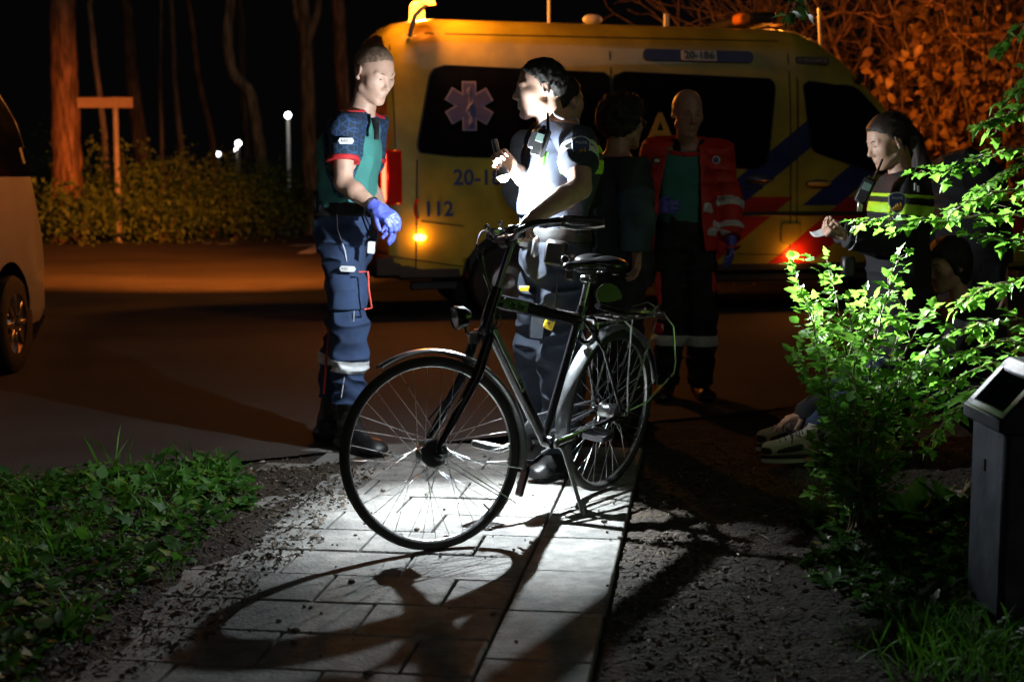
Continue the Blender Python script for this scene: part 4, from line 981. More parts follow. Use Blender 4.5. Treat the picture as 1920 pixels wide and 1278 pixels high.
    def boots(s, m=M_leather, shaft=.14, sole=M_sole, r=.056, ks='LR'):
        for a in ks:
            an, to = s.J['an'+a], s.J['to'+a].copy(); to[2] = .035; d = nrm(V(*(to-an)[:2], 0)); he = V(an[0], an[1], .045)-d*.045
            S = SDF(np.minimum(an, to)-.14, np.maximum(an, to)+.14+V(0, 0, shaft), .005)
            S.rc(an+nrm(s.J['kn'+a]-an)*shaft, an, r, r*.95, .01); S.rc(an, V(an[0], an[1], .06), r*.9, r*.85, .02); S.rc(he, to, .047, .043, .02); S.rc(an, to, .045, .036, .025); S.ell(to+d*.01, (.055, .055, .038), None, .02)
            S.folds(.004, (14, 14, 40), seed=an[0]*9); S.cut(V(0, 0, .022), V(0, 0, -1)); o = S.build('boot', m, s.root, s.o)
            c = (he+to)/2; c[2] = .014; lat = V(-d[1], d[0], 0); Lh = np.linalg.norm(to-he)/2+.045
            pl = [(Lh*math.cos(t)*(1), .049*math.sin(t)*(1-.12*math.cos(t+2.2))) for t in np.linspace(0, 2*math.pi, 28)[:-1]]
            MB().prism(pl, .028, c, np.stack([d, lat, V(0, 0, 1)], 1)).build('sole', sole, o, world=s.o)
    def garment(s, S, name, m, parent=None): return S.build(name, m, parent or s.root, s.o)
    def band(s, S, p, n, w, m, name='reflective_band', e=.0035, lim=None, parent=None):
        c = S.copy(); c.f = c.f-e; n = nrm(n); c.cut(np.asarray(p)+n*w, n); c.cut(np.asarray(p)-n*w, -n)
        if lim:
            X, Y, Z = c.grid(); q, r = lim; c.f = np.maximum(c.f, (np.sqrt((X-q[0])**2+(Y-q[1])**2+(Z-q[2])**2)-r).astype(np.float32))
        inner = S.f+.006; c.f = np.maximum(c.f, -inner)
        i = np.nonzero(c.f < 0)
        if not len(i[0]): return None
        a = [max(k.min()-2, 0) for k in i]; b = [k.max()+3 for k in i]
        c.f = c.f[a[0]:b[0], a[1]:b[1], a[2]:b[2]]; c.o = c.o+np.array(a)*c.h; c.n = np.array(c.f.shape); return c.build(name, m, parent or s.root, s.o, 0)
    def plate(s, c, n, up, poly, th, m, name, parent=None):
        n = nrm(n); u = nrm(np.asarray(up)-n*np.dot(up, n)); R = np.stack([np.cross(u, n), u, n], 1); o = MB().prism(poly, th, c, R).build(name, m, parent or s.root, world=s.o, smooth=False); return o, R
def tr(s, S, e=.014, loose=.012, t=.9, folds=.015, m=M_navy, hem=.10, top=None, name='trousers'):
    """trousers with folds and a cut hem; returns (sdf, object)"""
    J = s.J; S.rc(J['pel']+V(0, 0, -.02), J['wai']*.35+J['pel']*.65+V(0, 0, .02), .160*s.g+e, .152*s.g+e, .03, (s.f, .74)); s.legs(S, e, .03, loose, t)
    S.folds(folds, (7, 7, 17), seed=J['pel'][0]*10)
    tp_ = top if top is not None else J['wai'][2]+.01; S.cut(V(0, 0, tp_), (0, 0, 1)); S.cut(V(0, 0, hem), (0, 0, -1)); return S, s.garment(S, name, m)

# ---- paramedic in the teal shirt
J = dict(hea=W(701, 137, 6.74), nec=W(676, 218, 6.80), che=W(655, 285, 6.80), wai=W(650, 375, 6.80), pel=W(648, 428, 6.80), shR=W(645, 240, 6.63), shL=W(700, 236, 6.96),
         elR=W(644, 342, 6.58), wrR=W(706, 390, 6.47), elL=W(690, 345, 6.98), wrL=W(722, 408, 6.74), hipR=W(642, 455, 6.72), hipL=W(656, 455, 6.88), knR=W(655, 600, 6.67), knL=W(646, 600, 6.90),
         anR=W(655, 795, 6.70), anL=W(617, 790, 6.93), toR=W(703, 829, 6.58), toL=W(650, 822, 6.88))
p1 = Fig('paramedic in teal shirt, blue gloves and navy trousers, standing left of the bicycle', J, (.86, -.5, 0), h=.0048, g=.97, hs=1.10, hp=-.42, hf=(.72, -.70, 0), roll=.03)
p1.hands = [((J['wrR'], W(757, 424, 6.38)-J['wrR'], V(.15, .55, -.8)), dict(side=-1, curl=(.75, .7, .65, .6), th=.3)), ((J['wrL'], W(738, 436, 6.62)-J['wrL'], V(-.4, -.3, -.6)), dict(side=1, curl=(.5, .35, .5, .4), th=.2, spread=.2))]
p1.body(); p1.face(mat('light_brow', (.16, .09, .05), .7), open_=.22); p1.hair(M_hairb, .0018, amp=.0008, line=([-.14, -.05, -.03, -.012, .004, .012, .030, .055, .070, .11], [-.03, -.015, .010, .020, .012, .032, .052, .067, .080, .088])); p1.strands(M_hairb, 9000, .0042, .0012, back=.5, line=([-.14, -.05, -.03, -.012, .004, .012, .030, .055, .070, .11], [-.055, -.045, -.005, .008, -.010, .020, .044, .062, .077, .086]))
S = p1.sdf(); S.cut(V(0, 0, 3), (0, 0, 1)); p1.torso(S, .014); [p1.arm(S, a, .013, t1=.62, fore=False, ew=.016) for a in 'LR']; S.folds(.009, (8, 8, 11), seed=3.)
S.cut(J['wai']-V(0, 0, .035), (0, 0, -1)); S.cut(J['nec']+V(0, 0, .012), nrm(V(-.15, .1, 1)))
for a in 'LR':
    ax = nrm(J['el'+a]-J['sh'+a]); p = J['sh'+a]+(J['el'+a]-J['sh'+a])*.60; X, Y, Z = S.grid(); dd = (X-p[0])*ax[0]+(Y-p[1])*ax[1]+(Z-p[2])*ax[2]
    near = np.sqrt((X-p[0])**2+(Y-p[1])**2+(Z-p[2])**2)-.075-.02; S.f = np.where(near < 0, np.maximum(S.f, np.minimum(dd, -near*0+dd)), S.f).astype(np.float32) if a == 'R' else S.f
p1.garment(S, 'shirt', M_teal)
for a in 'LR':
    Q = S.copy(); Q.f = Q.f-.0025; C = p1.sdf(); C.rc(J['nec']*.75+J['sh'+a]*.25+V(0, 0, .0), J['sh'+a], .07, .10, .02); C.rc(J['sh'+a], J['el'+a], .115, .10, .02); Q.inter(C.f); Q.f = np.maximum(Q.f, -(S.f+.006)); so = p1.garment(Q, 'sleeve', M_hex)
    p = J['sh'+a]+(J['el'+a]-J['sh'+a])*.57; p1.band(S, p, J['el'+a]-J['sh'+a], .011, M_redt, 'cuff', .006, (p, .10), so)
# red neckband
p1.band(S, J['nec']+V(0, 0, -.0), (-.3, .25, 1), .011, M_redt, 'collar', .006, (J['nec'], .16))
pl_ = MB(); 
o_, R_2 = p1.plate(J['shR']+(J['elR']-J['shR'])*.25+V(.02, -.085, 0), (.15, -1, .05), (0, 0, 1), [(-.036, 0), (-.028, .014), (.028, .014), (.036, 0), (.028, -.014), (-.028, -.014)], .004, M_white, 'sleeve_badge')
text('lettering', 'RAV', .017, J['shR']+(J['elR']-J['shR'])*.25+V(.012, -.0885, 0), R_2, M_blk, o_, p1.o, .0005)
T1 = p1.around(['wai', 'pel', 'knR', 'knL', 'anL', 'anR'], .2); T1, to_ = tr(p1, T1, .013, .012, .84, .017, M_navy, .235)
# knee bands, side stripes, cargo pocket
p1.band(T1, W(646, 681, 6.75), (.08, 0, 1), .029, M_refl, e=.004, parent=to_)
pk = SDF(W(600, 620, 6.45), W(720, 500, 6.85), .005); pk.rc(W(651, 535, 6.69), W(654, 588, 6.67), .108, .098, .01, ((.86, -.5, 0), .84)); pk.folds(.007, (9, 9, 14), seed=8)
pk.cut(W(650, 508, 6.6), (0, 0, 1)); pk.cut(W(650, 581, 6.6), (0, 0, -1)); pk.cut(V(0, 6.70, 0), (0, 1, 0)); pk.build('cargo_pocket', M_navy, to_, p1.o)
tb = MB(); tb.tube([W(673, 510, 6.56), W(690, 509, 6.565), W(692, 545, 6.555), W(697, 577, 6.56), W(683, 580, 6.55)], .0045, 6); tb.build('coral_piping', M_cor, to_, world=p1.o)
tb = MB(); tb.tube([W(617, 615, 6.78), W(614, 650, 6.76), W(610, 700, 6.75), W(607, 738, 6.76)], .006, 6); tb.build('coral_piping', M_cor, to_, world=p1.o)
sm = MB()
sm.tube([W(632, 402, 6.615), W(633, 430, 6.60), W(647, 470, 6.605), W(650, 490, 6.60)], .0022, 6); sm.build('grey_piping', M_refl, to_, world=p1.o); sm = MB(); sm.tube([W(664, 583, 6.585), W(662, 620, 6.595), W(650, 680, 6.61), W(640, 745, 6.60)], .0022, 6); sm.build('grey_piping', M_refl, to_, world=p1.o)
o_, R_2 = p1.plate(W(652, 504, 6.578), (.1, -1, .1), (.05, 0, 1), [(-.038, 0), (-.03, .013), (.03, .013), (.038, 0), (.03, -.013), (-.03, -.013)], .004, M_white, 'thigh_badge', to_)
text('lettering', 'RAV', .016, W(646, 504, 6.574), R_2, M_blk, o_, p1.o, .0005)
B = p1.around(['wai', 'pel'], .26); B.rc(J['pel'], J['wai'], .178, .168, .01, (p1.f, .76)); B.cut(W(650, 378, 6.8), (0, 0, 1)); B.cut(W(650, 405, 6.8), (0, 0, -1)); bo = B.build('belt', M_leather, p1.root, p1.o)
b = MB(); b.box(W(595, 380, 6.72), (.018, .03, .06), None, .012); b.build('radio_holder', M_blk, bo, world=p1.o)
b = MB(); b.tube([W(590, 360, 6.70), W(598, 357, 6.69), W(602, 380, 6.68), W(598, 400, 6.68)], .0035, 6); b.build('radio_clip', M_steel, bo, world=p1.o)
b = MB(); b.box(W(676, 391, 6.60), (.03, .018, .03), rotm((0, 0, 1), -.4), .008); b.box(W(695, 399, 6.60), (.02, .014, .02), None, .008); b.build('belt_pouch', M_leather, bo, world=p1.o)
b = MB(); b.tube([W(678, 403, 6.57), W(686, 425, 6.55), W(693, 440, 6.55)], .004, 6); b.tube([W(684, 405, 6.57), W(692, 420, 6.55), W(695, 436, 6.55)], .003, 6); b.lathe([(0, 0), (.014, 0), (.014, .008), (0, .008)], W(697, 438, 6.55), (0, -1, 0), 14); b.build('key_reel', M_blk, bo, world=p1.o)
b = MB(); b.box(W(696, 464, 6.555), (.017, .002, .028), rotm((0, 1, 0), .1), .001); b.build('identity_card', M_white, bo, world=p1.o)
p1.boots(shaft=.16)
for k_, a in enumerate('RL'):
    Hh = p1.hands[k_]; w = Hh[0][0]; lo, hi = w-.24, w+.24; S = SDF(lo, hi, .0042); d = nrm(Hh[0][1]); S.rc(w-d*.035, w+d*.02, .034, .031, .01); hand(S, *Hh[0], off=.0022, **Hh[1]); S.folds(.0025, (30, 30, 60), seed=4); S.cut(w-d*.03, -d); S.build('glove', M_glove, p1.root, p1.o)
b = MB(); ax = nrm(J['wrR']-J['elR']); c_ = J['wrR']-ax*.035; b.tube([c_+.034*(math.cos(t)*nrm(np.cross(ax, V(0, 1, 0)))+math.sin(t)*nrm(np.cross(ax, np.cross(ax, V(0, 1, 0))))) for t in np.linspace(0, 2*math.pi, 19)[:-1]], .004, 6, closed=True); b.build('bracelet', M_leather, p1.root, world=p1.o)
b = MB(); b.tube([W(700, 222, 6.70), W(706, 245, 6.655), W(706, 262, 6.65)], .006, 8, flat=((1, 0, 0), 2.)); b.tube([W(708, 222, 6.70), W(710, 245, 6.66), W(706, 262, 6.655)], .004, 6); b.build('lanyard', M_leather, p1.root, world=p1.o)

# ---- police officer with the torch
tq_ = nrm(V(-.24, .15, .96))
gR0 = bw(GR[-1][0])*.8+bw(GR[-1][1])*.2; gdd = nrm(V(-.40, -.70, -.42)); gwr = gR0-gdd*.078+V(.0, 0, .030)
J = dict(hea=W(1013, 167, 6.12), nec=W(1040, 243, 6.16), che=W(1055, 305, 6.12), wai=W(1036, 405, 6.06), pel=W(1042, 458, 6.03), shL=W(1083, 268, 5.94), shR=W(1020, 262, 6.32),
         elL=W(1088, 352, 5.79), wrL=gwr, elR=W(995, 338, 6.22), wrR=W(962, 318, 5.98), hipL=W(1058, 485, 5.95), hipR=W(1028, 485, 6.12), knL=W(1050, 660, 6.03), knR=W(1005, 645, 6.20),
         anL=W(1050, 848, 6.16), anR=W(1012, 825, 6.36), toL=W(1015, 885, 6.02), toR=W(978, 845, 6.28))
p2 = Fig('police officer with short dark hair leaning over the bicycle and shining a torch on it', J, (-.90, -.40, 0), h=.0048, g=1.04, hs=1.04, hp=-.06, hf=(-.985, -.12, 0))
hdL = (J['wrL'], gdd, V(0, -.1, -1)); tg = TORCH+tq_*.098
p2.hands = [(hdL, dict(side=-1, curl=(1.05, 1.15, 1.15, 1.1), th=.9)), ((J['wrR'], tg+V(.0, .015, .02)-J['wrR'], V(-.3, -.95, .1)), dict(side=-1, curl=(1.1, 1.15, 1.2, 1.2), th=.75, sc=.95))]
p2.body(); p2.face(M_hairk, open_=.4)
HL2 = ([-.14, -.05, -.03, -.012, .004, .012, .030, .055, .075, .11], [-.065, -.055, .005, .014, -.008, .018, .045, .062, .082, .088]); p2.hair(M_hairk, .007, amp=.004, fr=70, line=HL2); p2.strands(M_hairk, 6000, .014, .006, back=.9, line=HL2)
S = p2.sdf(); p2.torso(S, .016); [p2.arm(S, a, .014, t1=.42, fore=False, ew=.024) for a in 'LR']; S.folds(.009, (8, 8, 12), seed=13.); S.cut(J['wai']-V(0, 0, .06), (0, 0, -1)); S.cut(J['nec']+V(0, 0, .03), (.2, 0, 1)); so = p2.garment(S, 'polo_shirt', M_polo)
ps, pe = J['shL'], J['elL']
for q, w in ((.20, .012), (.33, .012)): p2.band(S, ps+(pe-ps)*q, pe-ps, w, M_refl, 'sleeve_stripe', .003, (ps+(pe-ps)*q, .12), so)
# protective vest
Vs = p2.sdf(); f = p2.f; g = p2.g
Vs.rc(J['wai']+V(0, 0, .04), J['che'], .158*g, .172*g, .02, (f, .90)); Vs.rc(J['che'], J['nec']*.6+J['che']*.4, .168*g, .12*g, .02, (f, .92)); Vs.cut(J['wai']+V(0, 0, .01), (0, 0, -1)); Vs.cut(J['nec']-V(0, 0, .035), (.1, 0, 1))
for a in 'LR': Vs.rc(J['sh'+a]+nrm(J['sh'+a]-J['nec'])*.05+V(0, 0, .03), J['sh'+a]+nrm(J['sh'+a]-J['nec'])*.08-V(0, 0, .18), .075, .06, .015, sub=True)
Vs.folds(.005, (9, 9, 9), seed=2.); vo = p2.garment(Vs, 'vest', mat('dark_blue_vest', (.032, .040, .065), .75, var=.2, bump=.3, bscale=300))
lat = V(-p2.f[1], p2.f[0], 0)
p2.band(Vs, J['che']+V(0, 0, -.02), (0, 0, 1), .030, M_hivis, 'hi_vis_band', .004, (J['che']+lat*.10+V(.10, 0, 0), .19), vo)
p2.band(Vs, J['che']+V(0, 0, .055), (0, 0, 1), .016, M_hivis, 'hi_vis_band', .004, (J['che']+lat*.06+V(.16, 0, 0.05), .13), vo)
# arm badge, lettering
ba = ps+(pe-ps)*.16; bn = nrm(V(.25, -1, .12)); shield = [(-.035, .03), (-.02, .042), (0, .046), (.02, .042), (.035, .03), (.034, -.005), (.02, -.032), (0, -.045), (-.02, -.032), (-.034, -.005)]
def badge(fig, c, n, up, parent, s=1.):
    o1, R = fig.plate(c, n, up, [(x*1.1*s, y*1.1*s) for x, y in shield], .004, M_refl, 'shield_border', parent); n = nrm(n)
    o2, R = fig.plate(c+n*.002, n, up, [(x*s, y*s) for x, y in shield], .004, mat('badge_blue', (.02, .04, .16), .6), 'shield', parent)
    text('lettering', 'POLITIE', .0145*s, c+n*.0045+R[:, 1]*.022*s, R, M_refl, parent, fig.o, .0006)
    fl_ = MB()
    for k, (dx, hh) in enumerate(((-.016, .012), (-.008, .02), (0, .026), (.008, .022), (.014, .03))):
        fl_.tube([c+n*.005+R@V(dx-.004, -.026, 0)*s, c+n*.006+R@V(dx+.003, -.026+hh*.5, 0)*s, c+n*.005+R@V(dx-.001, -.026+hh, 0)*s], [.0045*s, .004*s, .0008*s], 6)
    fl_.box(c+n*.005+R@V(0, -.028, 0)*s, (.018*s, .004*s, .002), R); fl_.build('flame_emblem', mat('gold_thread', (.75, .35, .04), .5), parent, world=fig.o)
badge(p2, ba+V(.008, -.089, .005), bn, (0, .1, 1), so)
# collar, earpiece cable, radios
cb = SDF(J['nec']-.16, J['nec']+.16, .005); cb.rc(J['nec']-V(0, 0, .03), J['nec']+V(-.012, 0, .035), .082, .07, .01); cb.rc(J['nec']+V(-.01, 0, .0), J['nec']+V(-.03, 0, .12), .062, .062, 0, sub=True); cb.cut(J['nec']+V(0, 0, .035), nrm(V(-.35, 0, 1))); cb.cut(J['nec']+V(0, 0, .02), nrm(V(-.6, .0, .6))) ; cb.build('collar', M_polo, so, p2.o)
hx = []
for i in range(120):
    t = i/119; b_ = (1-t)**2*W(1030, 180, 6.03)+2*t*(1-t)*W(1030, 232, 6.0)+t*t*W(1080, 222, 5.98); hx.append(b_+(V(.003*math.cos(i*1.1), 0, .004*math.sin(i*1.1)) if t > .45 else 0))
b = MB(); b.tube(hx, .0016, 5); b.tube([W(1078, 221, 5.97), W(1083, 226, 5.96), W(1084, 236, 5.95)], .006, 8); b.ell(W(1026, 172, 6.03), (.006, .005, .008)); b.build('earpiece_cable', mat('clear_cable', (.5, .5, .5), .3), p2.root, world=p2.o)
def radio(fig, c, tip, R, s=1., parent=None):
    b = MB(); b.box(c, (.03*s, .018*s, .062*s), R, .008*s); b.tube([c+R@V(.016, 0, .06)*s, tip], [.008*s, .005*s], 8); b.box(c+R@V(-.01, 0, .066)*s, (.008*s, .008*s, .01*s), R, .003); b.build('walkie_talkie', M_blk, parent or fig.root, world=fig.o)
    b = MB(); b.box(c+R@V(0, -.0185, .02)*s, (.02*s, .002, .018*s), R, .001); b.build('radio_screen', mat('lcd_screen', (.12, .18, .16), .2, coat=.5), parent or fig.root, world=fig.o)
RR = rotm((0, 1, 0), .32)@rotm((0, 0, 1), -.6)
radio(p2, W(1014, 268, 5.89), W(1027, 212, 5.93), RR, .95)
b = MB(); b.box(W(1003, 262, 5.91), (.022, .016, .04), RR, .008); b.build('body_camera', M_bgrey, p2.root, world=p2.o)
o_ = MB(); o_.box(W(1018, 296, 5.90), (.016, .01, .03), RR, .004); o_.build('pen_pocket', mat('green_plastic', (.10, .35, .04), .4), vo, world=p2.o)
T2 = p2.around(['wai', 'pel', 'knR', 'knL', 'anL', 'anR'], .2); T2, to2 = tr(p2, T2, .014, .014, .92, .018, M_jean, .09)
B = p2.around(['wai', 'pel'], .27); B.rc(J['pel'], J['wai'], .19, .182, .01, (p2.f, .78)); B.cut(W(1030, 428, 5.9), (0, 0, 1)); B.cut(W(1030, 455, 5.9), (0, 0, -1)); bo2 = B.build('duty_belt', M_leather, p2.root, p2.o)
for (px, py, Y, sz, mm, nm) in ((1042, 474, 5.81, (.045, .022, .052), M_leather, 'holster'), (988, 448, 5.93, (.03, .03, .042), M_leather, 'belt_pouch'), (1072, 502, 5.80, (.026, .018, .055), M_leather, 'holster'), (1004, 462, 5.85, (.014, .016, .045), M_steel, 'belt_torch')):
    b = MB(); b.box(W(px, py, Y), sz, rotm((0, 0, 1), -.4)@rotm((0, 1, 0), .15), .012); b.build(nm, mm, bo2, world=p2.o)
b = MB(); b.lathe([(.016+.0025*math.cos(a), .0025*math.sin(a)) for a in np.linspace(0, 6.28, 9)[:-1]], W(1060, 486, 5.77), (.2, -1, .2), 18, closed=True); b.build('ring', M_steel, bo2, world=p2.o)
b = MB(); b.box(W(1008, 610, 5.93), (.032, .015, .058), rotm((0, 1, 0), .12), .006); b.build('thigh_pouch', M_jean, to2, world=p2.o)
b = MB(); Rz = rotm((0, 0, 1), -.15)@rotm((0, 1, 0), .38); b.box(W(1032, 602, 5.88), (.021, .009, .036), Rz, .005); yo = b.build('gas_meter', mat('yellow_plastic', (.8, .55, .02), .45, coat=.3), bo2, world=p2.o)
b = MB(); b.box(W(1032, 602, 5.88)+Rz@V(0, -.0095, .012), (.012, .001, .010), Rz); b.build('meter_screen', mat('lcd_screen', (0, 0, 0)), yo, world=p2.o)
b = MB(); b.box(W(1032, 602, 5.88)+Rz@V(-.002, -.0095, -.008), (.006, .001, .0035), Rz); b.box(W(1032, 602, 5.88)+Rz@V(-.001, -.0095, -.017), (.002, .001, .002), Rz); b.build('meter_button', M_blk, yo, world=p2.o)
b = MB(); b.tube([W(1036, 585, 5.88), W(1042, 560, 5.86), W(1046, 510, 5.82)], .003, 6); b.build('meter_cord', M_blk, yo, world=p2.o)
b = MB(); b.box(W(983, 541, 5.92), (.02, .01, .011), None, .003); b.build('yellow_tag', mat('yellow_plastic', (0, 0, 0)), bo2, world=p2.o)
p2.boots(m=M_leather, shaft=.07, r=.05)
# torch in his hand: thing of its own
tq = nrm(V(-.24, .15, .96))
to3 = thing('torch', 'small black hand torch switched on in the hand of the leaning police officer', 'torch', TORCH+tq*.018)
b = MB(); b.lathe([(0, .155), (.012, .155), (.0135, .148), (.0135, .045), (.027, .020), (.029, -.0), (.026, -.002)], (0, 0, 0), tq, 24); b.build('barrel', M_bgrey, to3)
b = MB(); b.ell(-tq*.002, (.0255, .0255, .0255), None, 20, 12); b.build('lens', mat('torch_glow', (1, 1, 1), .3, emit=(.75, .93, 1), estr=90), to3)
b = MB(); b.lathe([(.029, .004), (.0305, .002), (.0305, -.003), (.0285, -.004)], (0, 0, 0), tq, 24, closed=True); b.build('bezel', M_bgrey, to3)

t2d = nrm(V(1.40, 5.32, 1.03)-TORCH2); to9 = thing('torch', 'unseen hand torch put behind the back of the leaning officer, shining on the green bush', 'torch', TORCH2)
b = MB(); b.lathe([(0, -.12), (.012, -.12), (.0135, -.11), (.0135, -.02), (.019, .0), (.0195, .018), (.017, .018)], (0, 0, 0), t2d, 20); b.build('barrel', M_bgrey, to9)
b = MB(); b.lathe([(0, .014), (.016, .016)], (0, 0, 0), t2d, 20); b.build('lens', mat('torch_glow', (1, 1, 1)), to9)

# ---- man in the red jacket
J = dict(hea=W(1289, 212, 8.40), nec=W(1290, 275, 8.48), che=W(1285, 325, 8.48), wai=W(1280, 395, 8.45), pel=W(1283, 428, 8.45), shR=W(1232, 288, 8.50), shL=W(1345, 288, 8.46),
         elR=W(1203, 368, 8.60), wrR=W(1228, 392, 8.32), elL=W(1366, 380, 8.50), wrL=W(1371, 452, 8.36), hipR=W(1256, 450, 8.45), hipL=W(1312, 450, 8.45), knR=W(1260, 590, 8.38), knL=W(1316, 590, 8.38),
         anR=W(1248, 722, 8.42), anL=W(1313, 722, 8.45), toR=W(1240, 741, 8.22), toL=W(1325, 741, 8.25))
p3 = Fig('bald paramedic in open red jacket over teal shirt standing in front of the ambulance', J, (-.05, -1, 0), skin=M_skin2, h=.0065, g=.98, hs=1.12, hp=-.22, hf=(.22, -1, 0))
p3.hands = [((J['wrR'], W(1250, 388, 8.24)-J['wrR'], V(0, 1, -.2)), dict(side=1, curl=(.4, .45, .5, .5), th=.3)), ((J['wrL'], W(1372, 485, 8.30)-J['wrL'], V(-1, .2, 0)), dict(side=1, curl=(.35, .35, .4, .45), th=.3))]
p3.body(); p3.face(M_hairb, open_=.3)
S = p3.sdf(); p3.torso(S, .012); S.folds(.007, (8, 8, 12), seed=21.); S.cut(J['wai']-V(0, 0, .07), (0, 0, -1)); S.cut(J['nec']+V(0, 0, -.005), (0, -.25, 1)); so3 = p3.garment(S, 'shirt', M_teal)
p3.band(S, J['nec']+V(0, 0, -.02), (0, -.25, 1), .012, M_redt, 'collar', .005, (J['nec'], .14), so3)
K = p3.sdf(); p3.torso(K, .042); K.rc(J['wai'], J['pel']-V(0, 0, .12), .20, .21, .03, (p3.f, .8)); [p3.arm(K, a, .030, ew=.006) for a in 'LR']; K.folds(.012, (7, 7, 12), seed=31.)
K.cut(J['pel']-V(0, 0, .13), (0, 0, -1)); K.cut(J['nec']+V(0, 0, .045), (0, -.5, 1))
for a in 'LR': 
    ax = nrm(J['wr'+a]-J['el'+a]); X, Y, Z = K.grid(); p = J['wr'+a]-ax*.02; dd = (X-p[0])*ax[0]+(Y-p[1])*ax[1]+(Z-p[2])*ax[2]; nr = np.sqrt((X-p[0])**2+(Y-p[1])**2+(Z-p[2])**2)-.08; K.f = np.where(nr < 0, np.maximum(K.f, dd), K.f).astype(np.float32)
# front opening: a wedge removed, wider at the hem
A_, B_ = W(1288, 262, 8.2), W(1268, 300, 8.2)
X, Y, Z = K.grid(); cx = np.interp(Z, [.9, 1.1, 1.5, 1.62], [W(1276, 450, 8.3)[0], W(1274, 380, 8.3)[0], W(1285, 280, 8.3)[0], W(1290, 262, 8.3)[0]]); hw = np.interp(Z, [.75, 1.0, 1.25, 1.5, 1.6], [.16, .135, .115, .085, .06])
wed = np.maximum(np.abs(X-cx)-hw, Y-(8.44)); K.f = np.maximum(K.f, -wed.astype(np.float32)); inn = S.f-.004; K.f = np.maximum(K.f, -inn); ko = p3.garment(K, 'jacket', M_red_j)
ax = J['wrL']-J['elL']
for q in (.12, .68): p3.band(K, J['elL']+ax*q, ax, .022, M_refl, lim=(J['elL']+ax*q, .13), parent=ko)
p3.band(K, W(1340, 392, 8.3), (.25, 0, 1), .03, M_refl, lim=(W(1343, 392, 8.28), .08), parent=ko); p3.band(K, W(1348, 437, 8.3), (.25, 0, 1), .028, M_refl, lim=(W(1350, 437, 8.28), .075), parent=ko)
cl_ = SDF(J['nec']-.2, J['nec']+.2, .006); cl_.rc(J['nec']-V(0, 0, .03), J['nec']+V(0, .01, .045), .115, .098, .01, (p3.f, .9)); cl_.rc(J['nec']-V(0, 0, .1), J['nec']+V(0, 0, .2), .088, .088, 0, sub=True); cl_.box(J['nec']+V(0, -.12, 0), (.05, .1, .12), None, .01, .01, sub=True); cl_.cut(J['nec']+V(0, 0, .05), (0, 0, 1)); cl_.build('jacket_collar', M_black, ko, p3.o)
o_, R_2 = p3.plate(W(1343, 300, 8.265), (.1, -1, .1), (0, 0, 1), [(.024*math.cos(a), .024*math.sin(a)) for a in np.linspace(0, 6.28, 19)[:-1]], .004, M_refl, 'round_badge', ko)
MB().prism(star(.018, .010), .002, W(1343, 300, 8.26), R_2).build('star_emblem', M_blue, o_, world=p3.o, smooth=False)
p3.plate(W(1230, 300, 8.29), (-.2, -1, .1), (0, 0, 1), rrect(.05, .035, .004), .004, M_blk, 'name_patch', ko); p3.plate(W(1232, 301, 8.285), (-.2, -1, .1), (0, 0, 1), rrect(.028, .018, .003), .004, M_refl, 'name_label', ko)
T3 = p3.around(['wai', 'pel', 'knR', 'knL', 'anL', 'anR'], .22); T3, to4 = tr(p3, T3, .012, .018, .95, .010, M_black, .08)
p3.band(T3, W(1290, 637, 8.4), (.03, 0, 1), .033, M_refl, e=.004, parent=to4)
for xs in ((1234, 1238), (1336, 1330)):
    b = MB(); b.tube([W(xs[0], 510, 8.36), W(xs[0]+(2 if xs[0] > 1300 else 0), 535, 8.35), W(xs[1], 570, 8.34)], [.014, .02, .012], 8, flat=((0, 1, 0), .5)); b.build('red_piping', M_redt, to4, world=p3.o)
p3.boots(shaft=.08)
for k_ in (0, 1):
    Hh = p3.hands[k_]; w = Hh[0][0]; S = SDF(w-.24, w+.24, .0055); d = nrm(Hh[0][1]); S.rc(w-d*.03, w+d*.02, .034, .031, .01); hand(S, *Hh[0], off=.0025, **Hh[1]); S.build('glove', M_glove, p3.root, p3.o)

# ---- policewoman writing a note
J = dict(hea=W(1664, 264, 7.0), nec=W(1690, 338, 7.02), che=W(1690, 395, 7.0), wai=W(1683, 480, 7.0), pel=W(1685, 530, 7.0), shL=W(1700, 362, 6.84), shR=W(1680, 355, 7.18),
         elL=W(1690, 462, 6.76), wrL=W(1582, 441, 6.72), elR=W(1650, 455, 7.2), wrR=W(1572, 432, 6.98), hipL=W(1690, 550, 6.92), hipR=W(1680, 550, 7.08), knL=W(1680, 690, 6.9), knR=W(1672, 690, 7.08),
         anL=W(1690, 815, 6.95), anR=W(1680, 815, 7.12), toL=W(1650, 828, 6.85), toR=W(1640, 826, 7.05))
p4 = Fig('policewoman with ponytail and yellow shoulder bands, holding a slip of paper', J, (-.96, -.28, 0), h=.005, g=.9, hs=1.05, hp=-.38, hf=(-.96, -.26, 0), female=True)
p4.hands = [((J['wrL'], W(1548, 434, 6.70)-J['wrL'], V(.1, .5, .8)), dict(side=-1, curl=(.8, .85, .9, .9), th=.6, sc=.88)), ((J['wrR'], W(1545, 428, 6.9)-J['wrR'], V(.1, -.6, .7)), dict(side=1, curl=(.6, .7, .8, .9), th=.7, sc=.88))]
p4.body(); p4.face(mat('fair_brow', (.05, .03, .018), .6), open_=.10)
def pony(S):
    H = lambda *a: p4.J['hea']+p4.HR@(V(*a)*p4.hs); S.ell(H(0, -.055, .03), (.07, .06, .065), p4.HR, .02); S.ell(H(0, -.115, .035), (.03, .03, .03), None, .012)
p4.hair(M_hairw, .010, amp=.002, fr=30, back=pony, line=([-.14, -.07, -.045, -.02, .000, .012, .030, .055, .070, .11], [-.06, -.05, -.035, .0, .005, .012, .040, .060, .078, .085]))
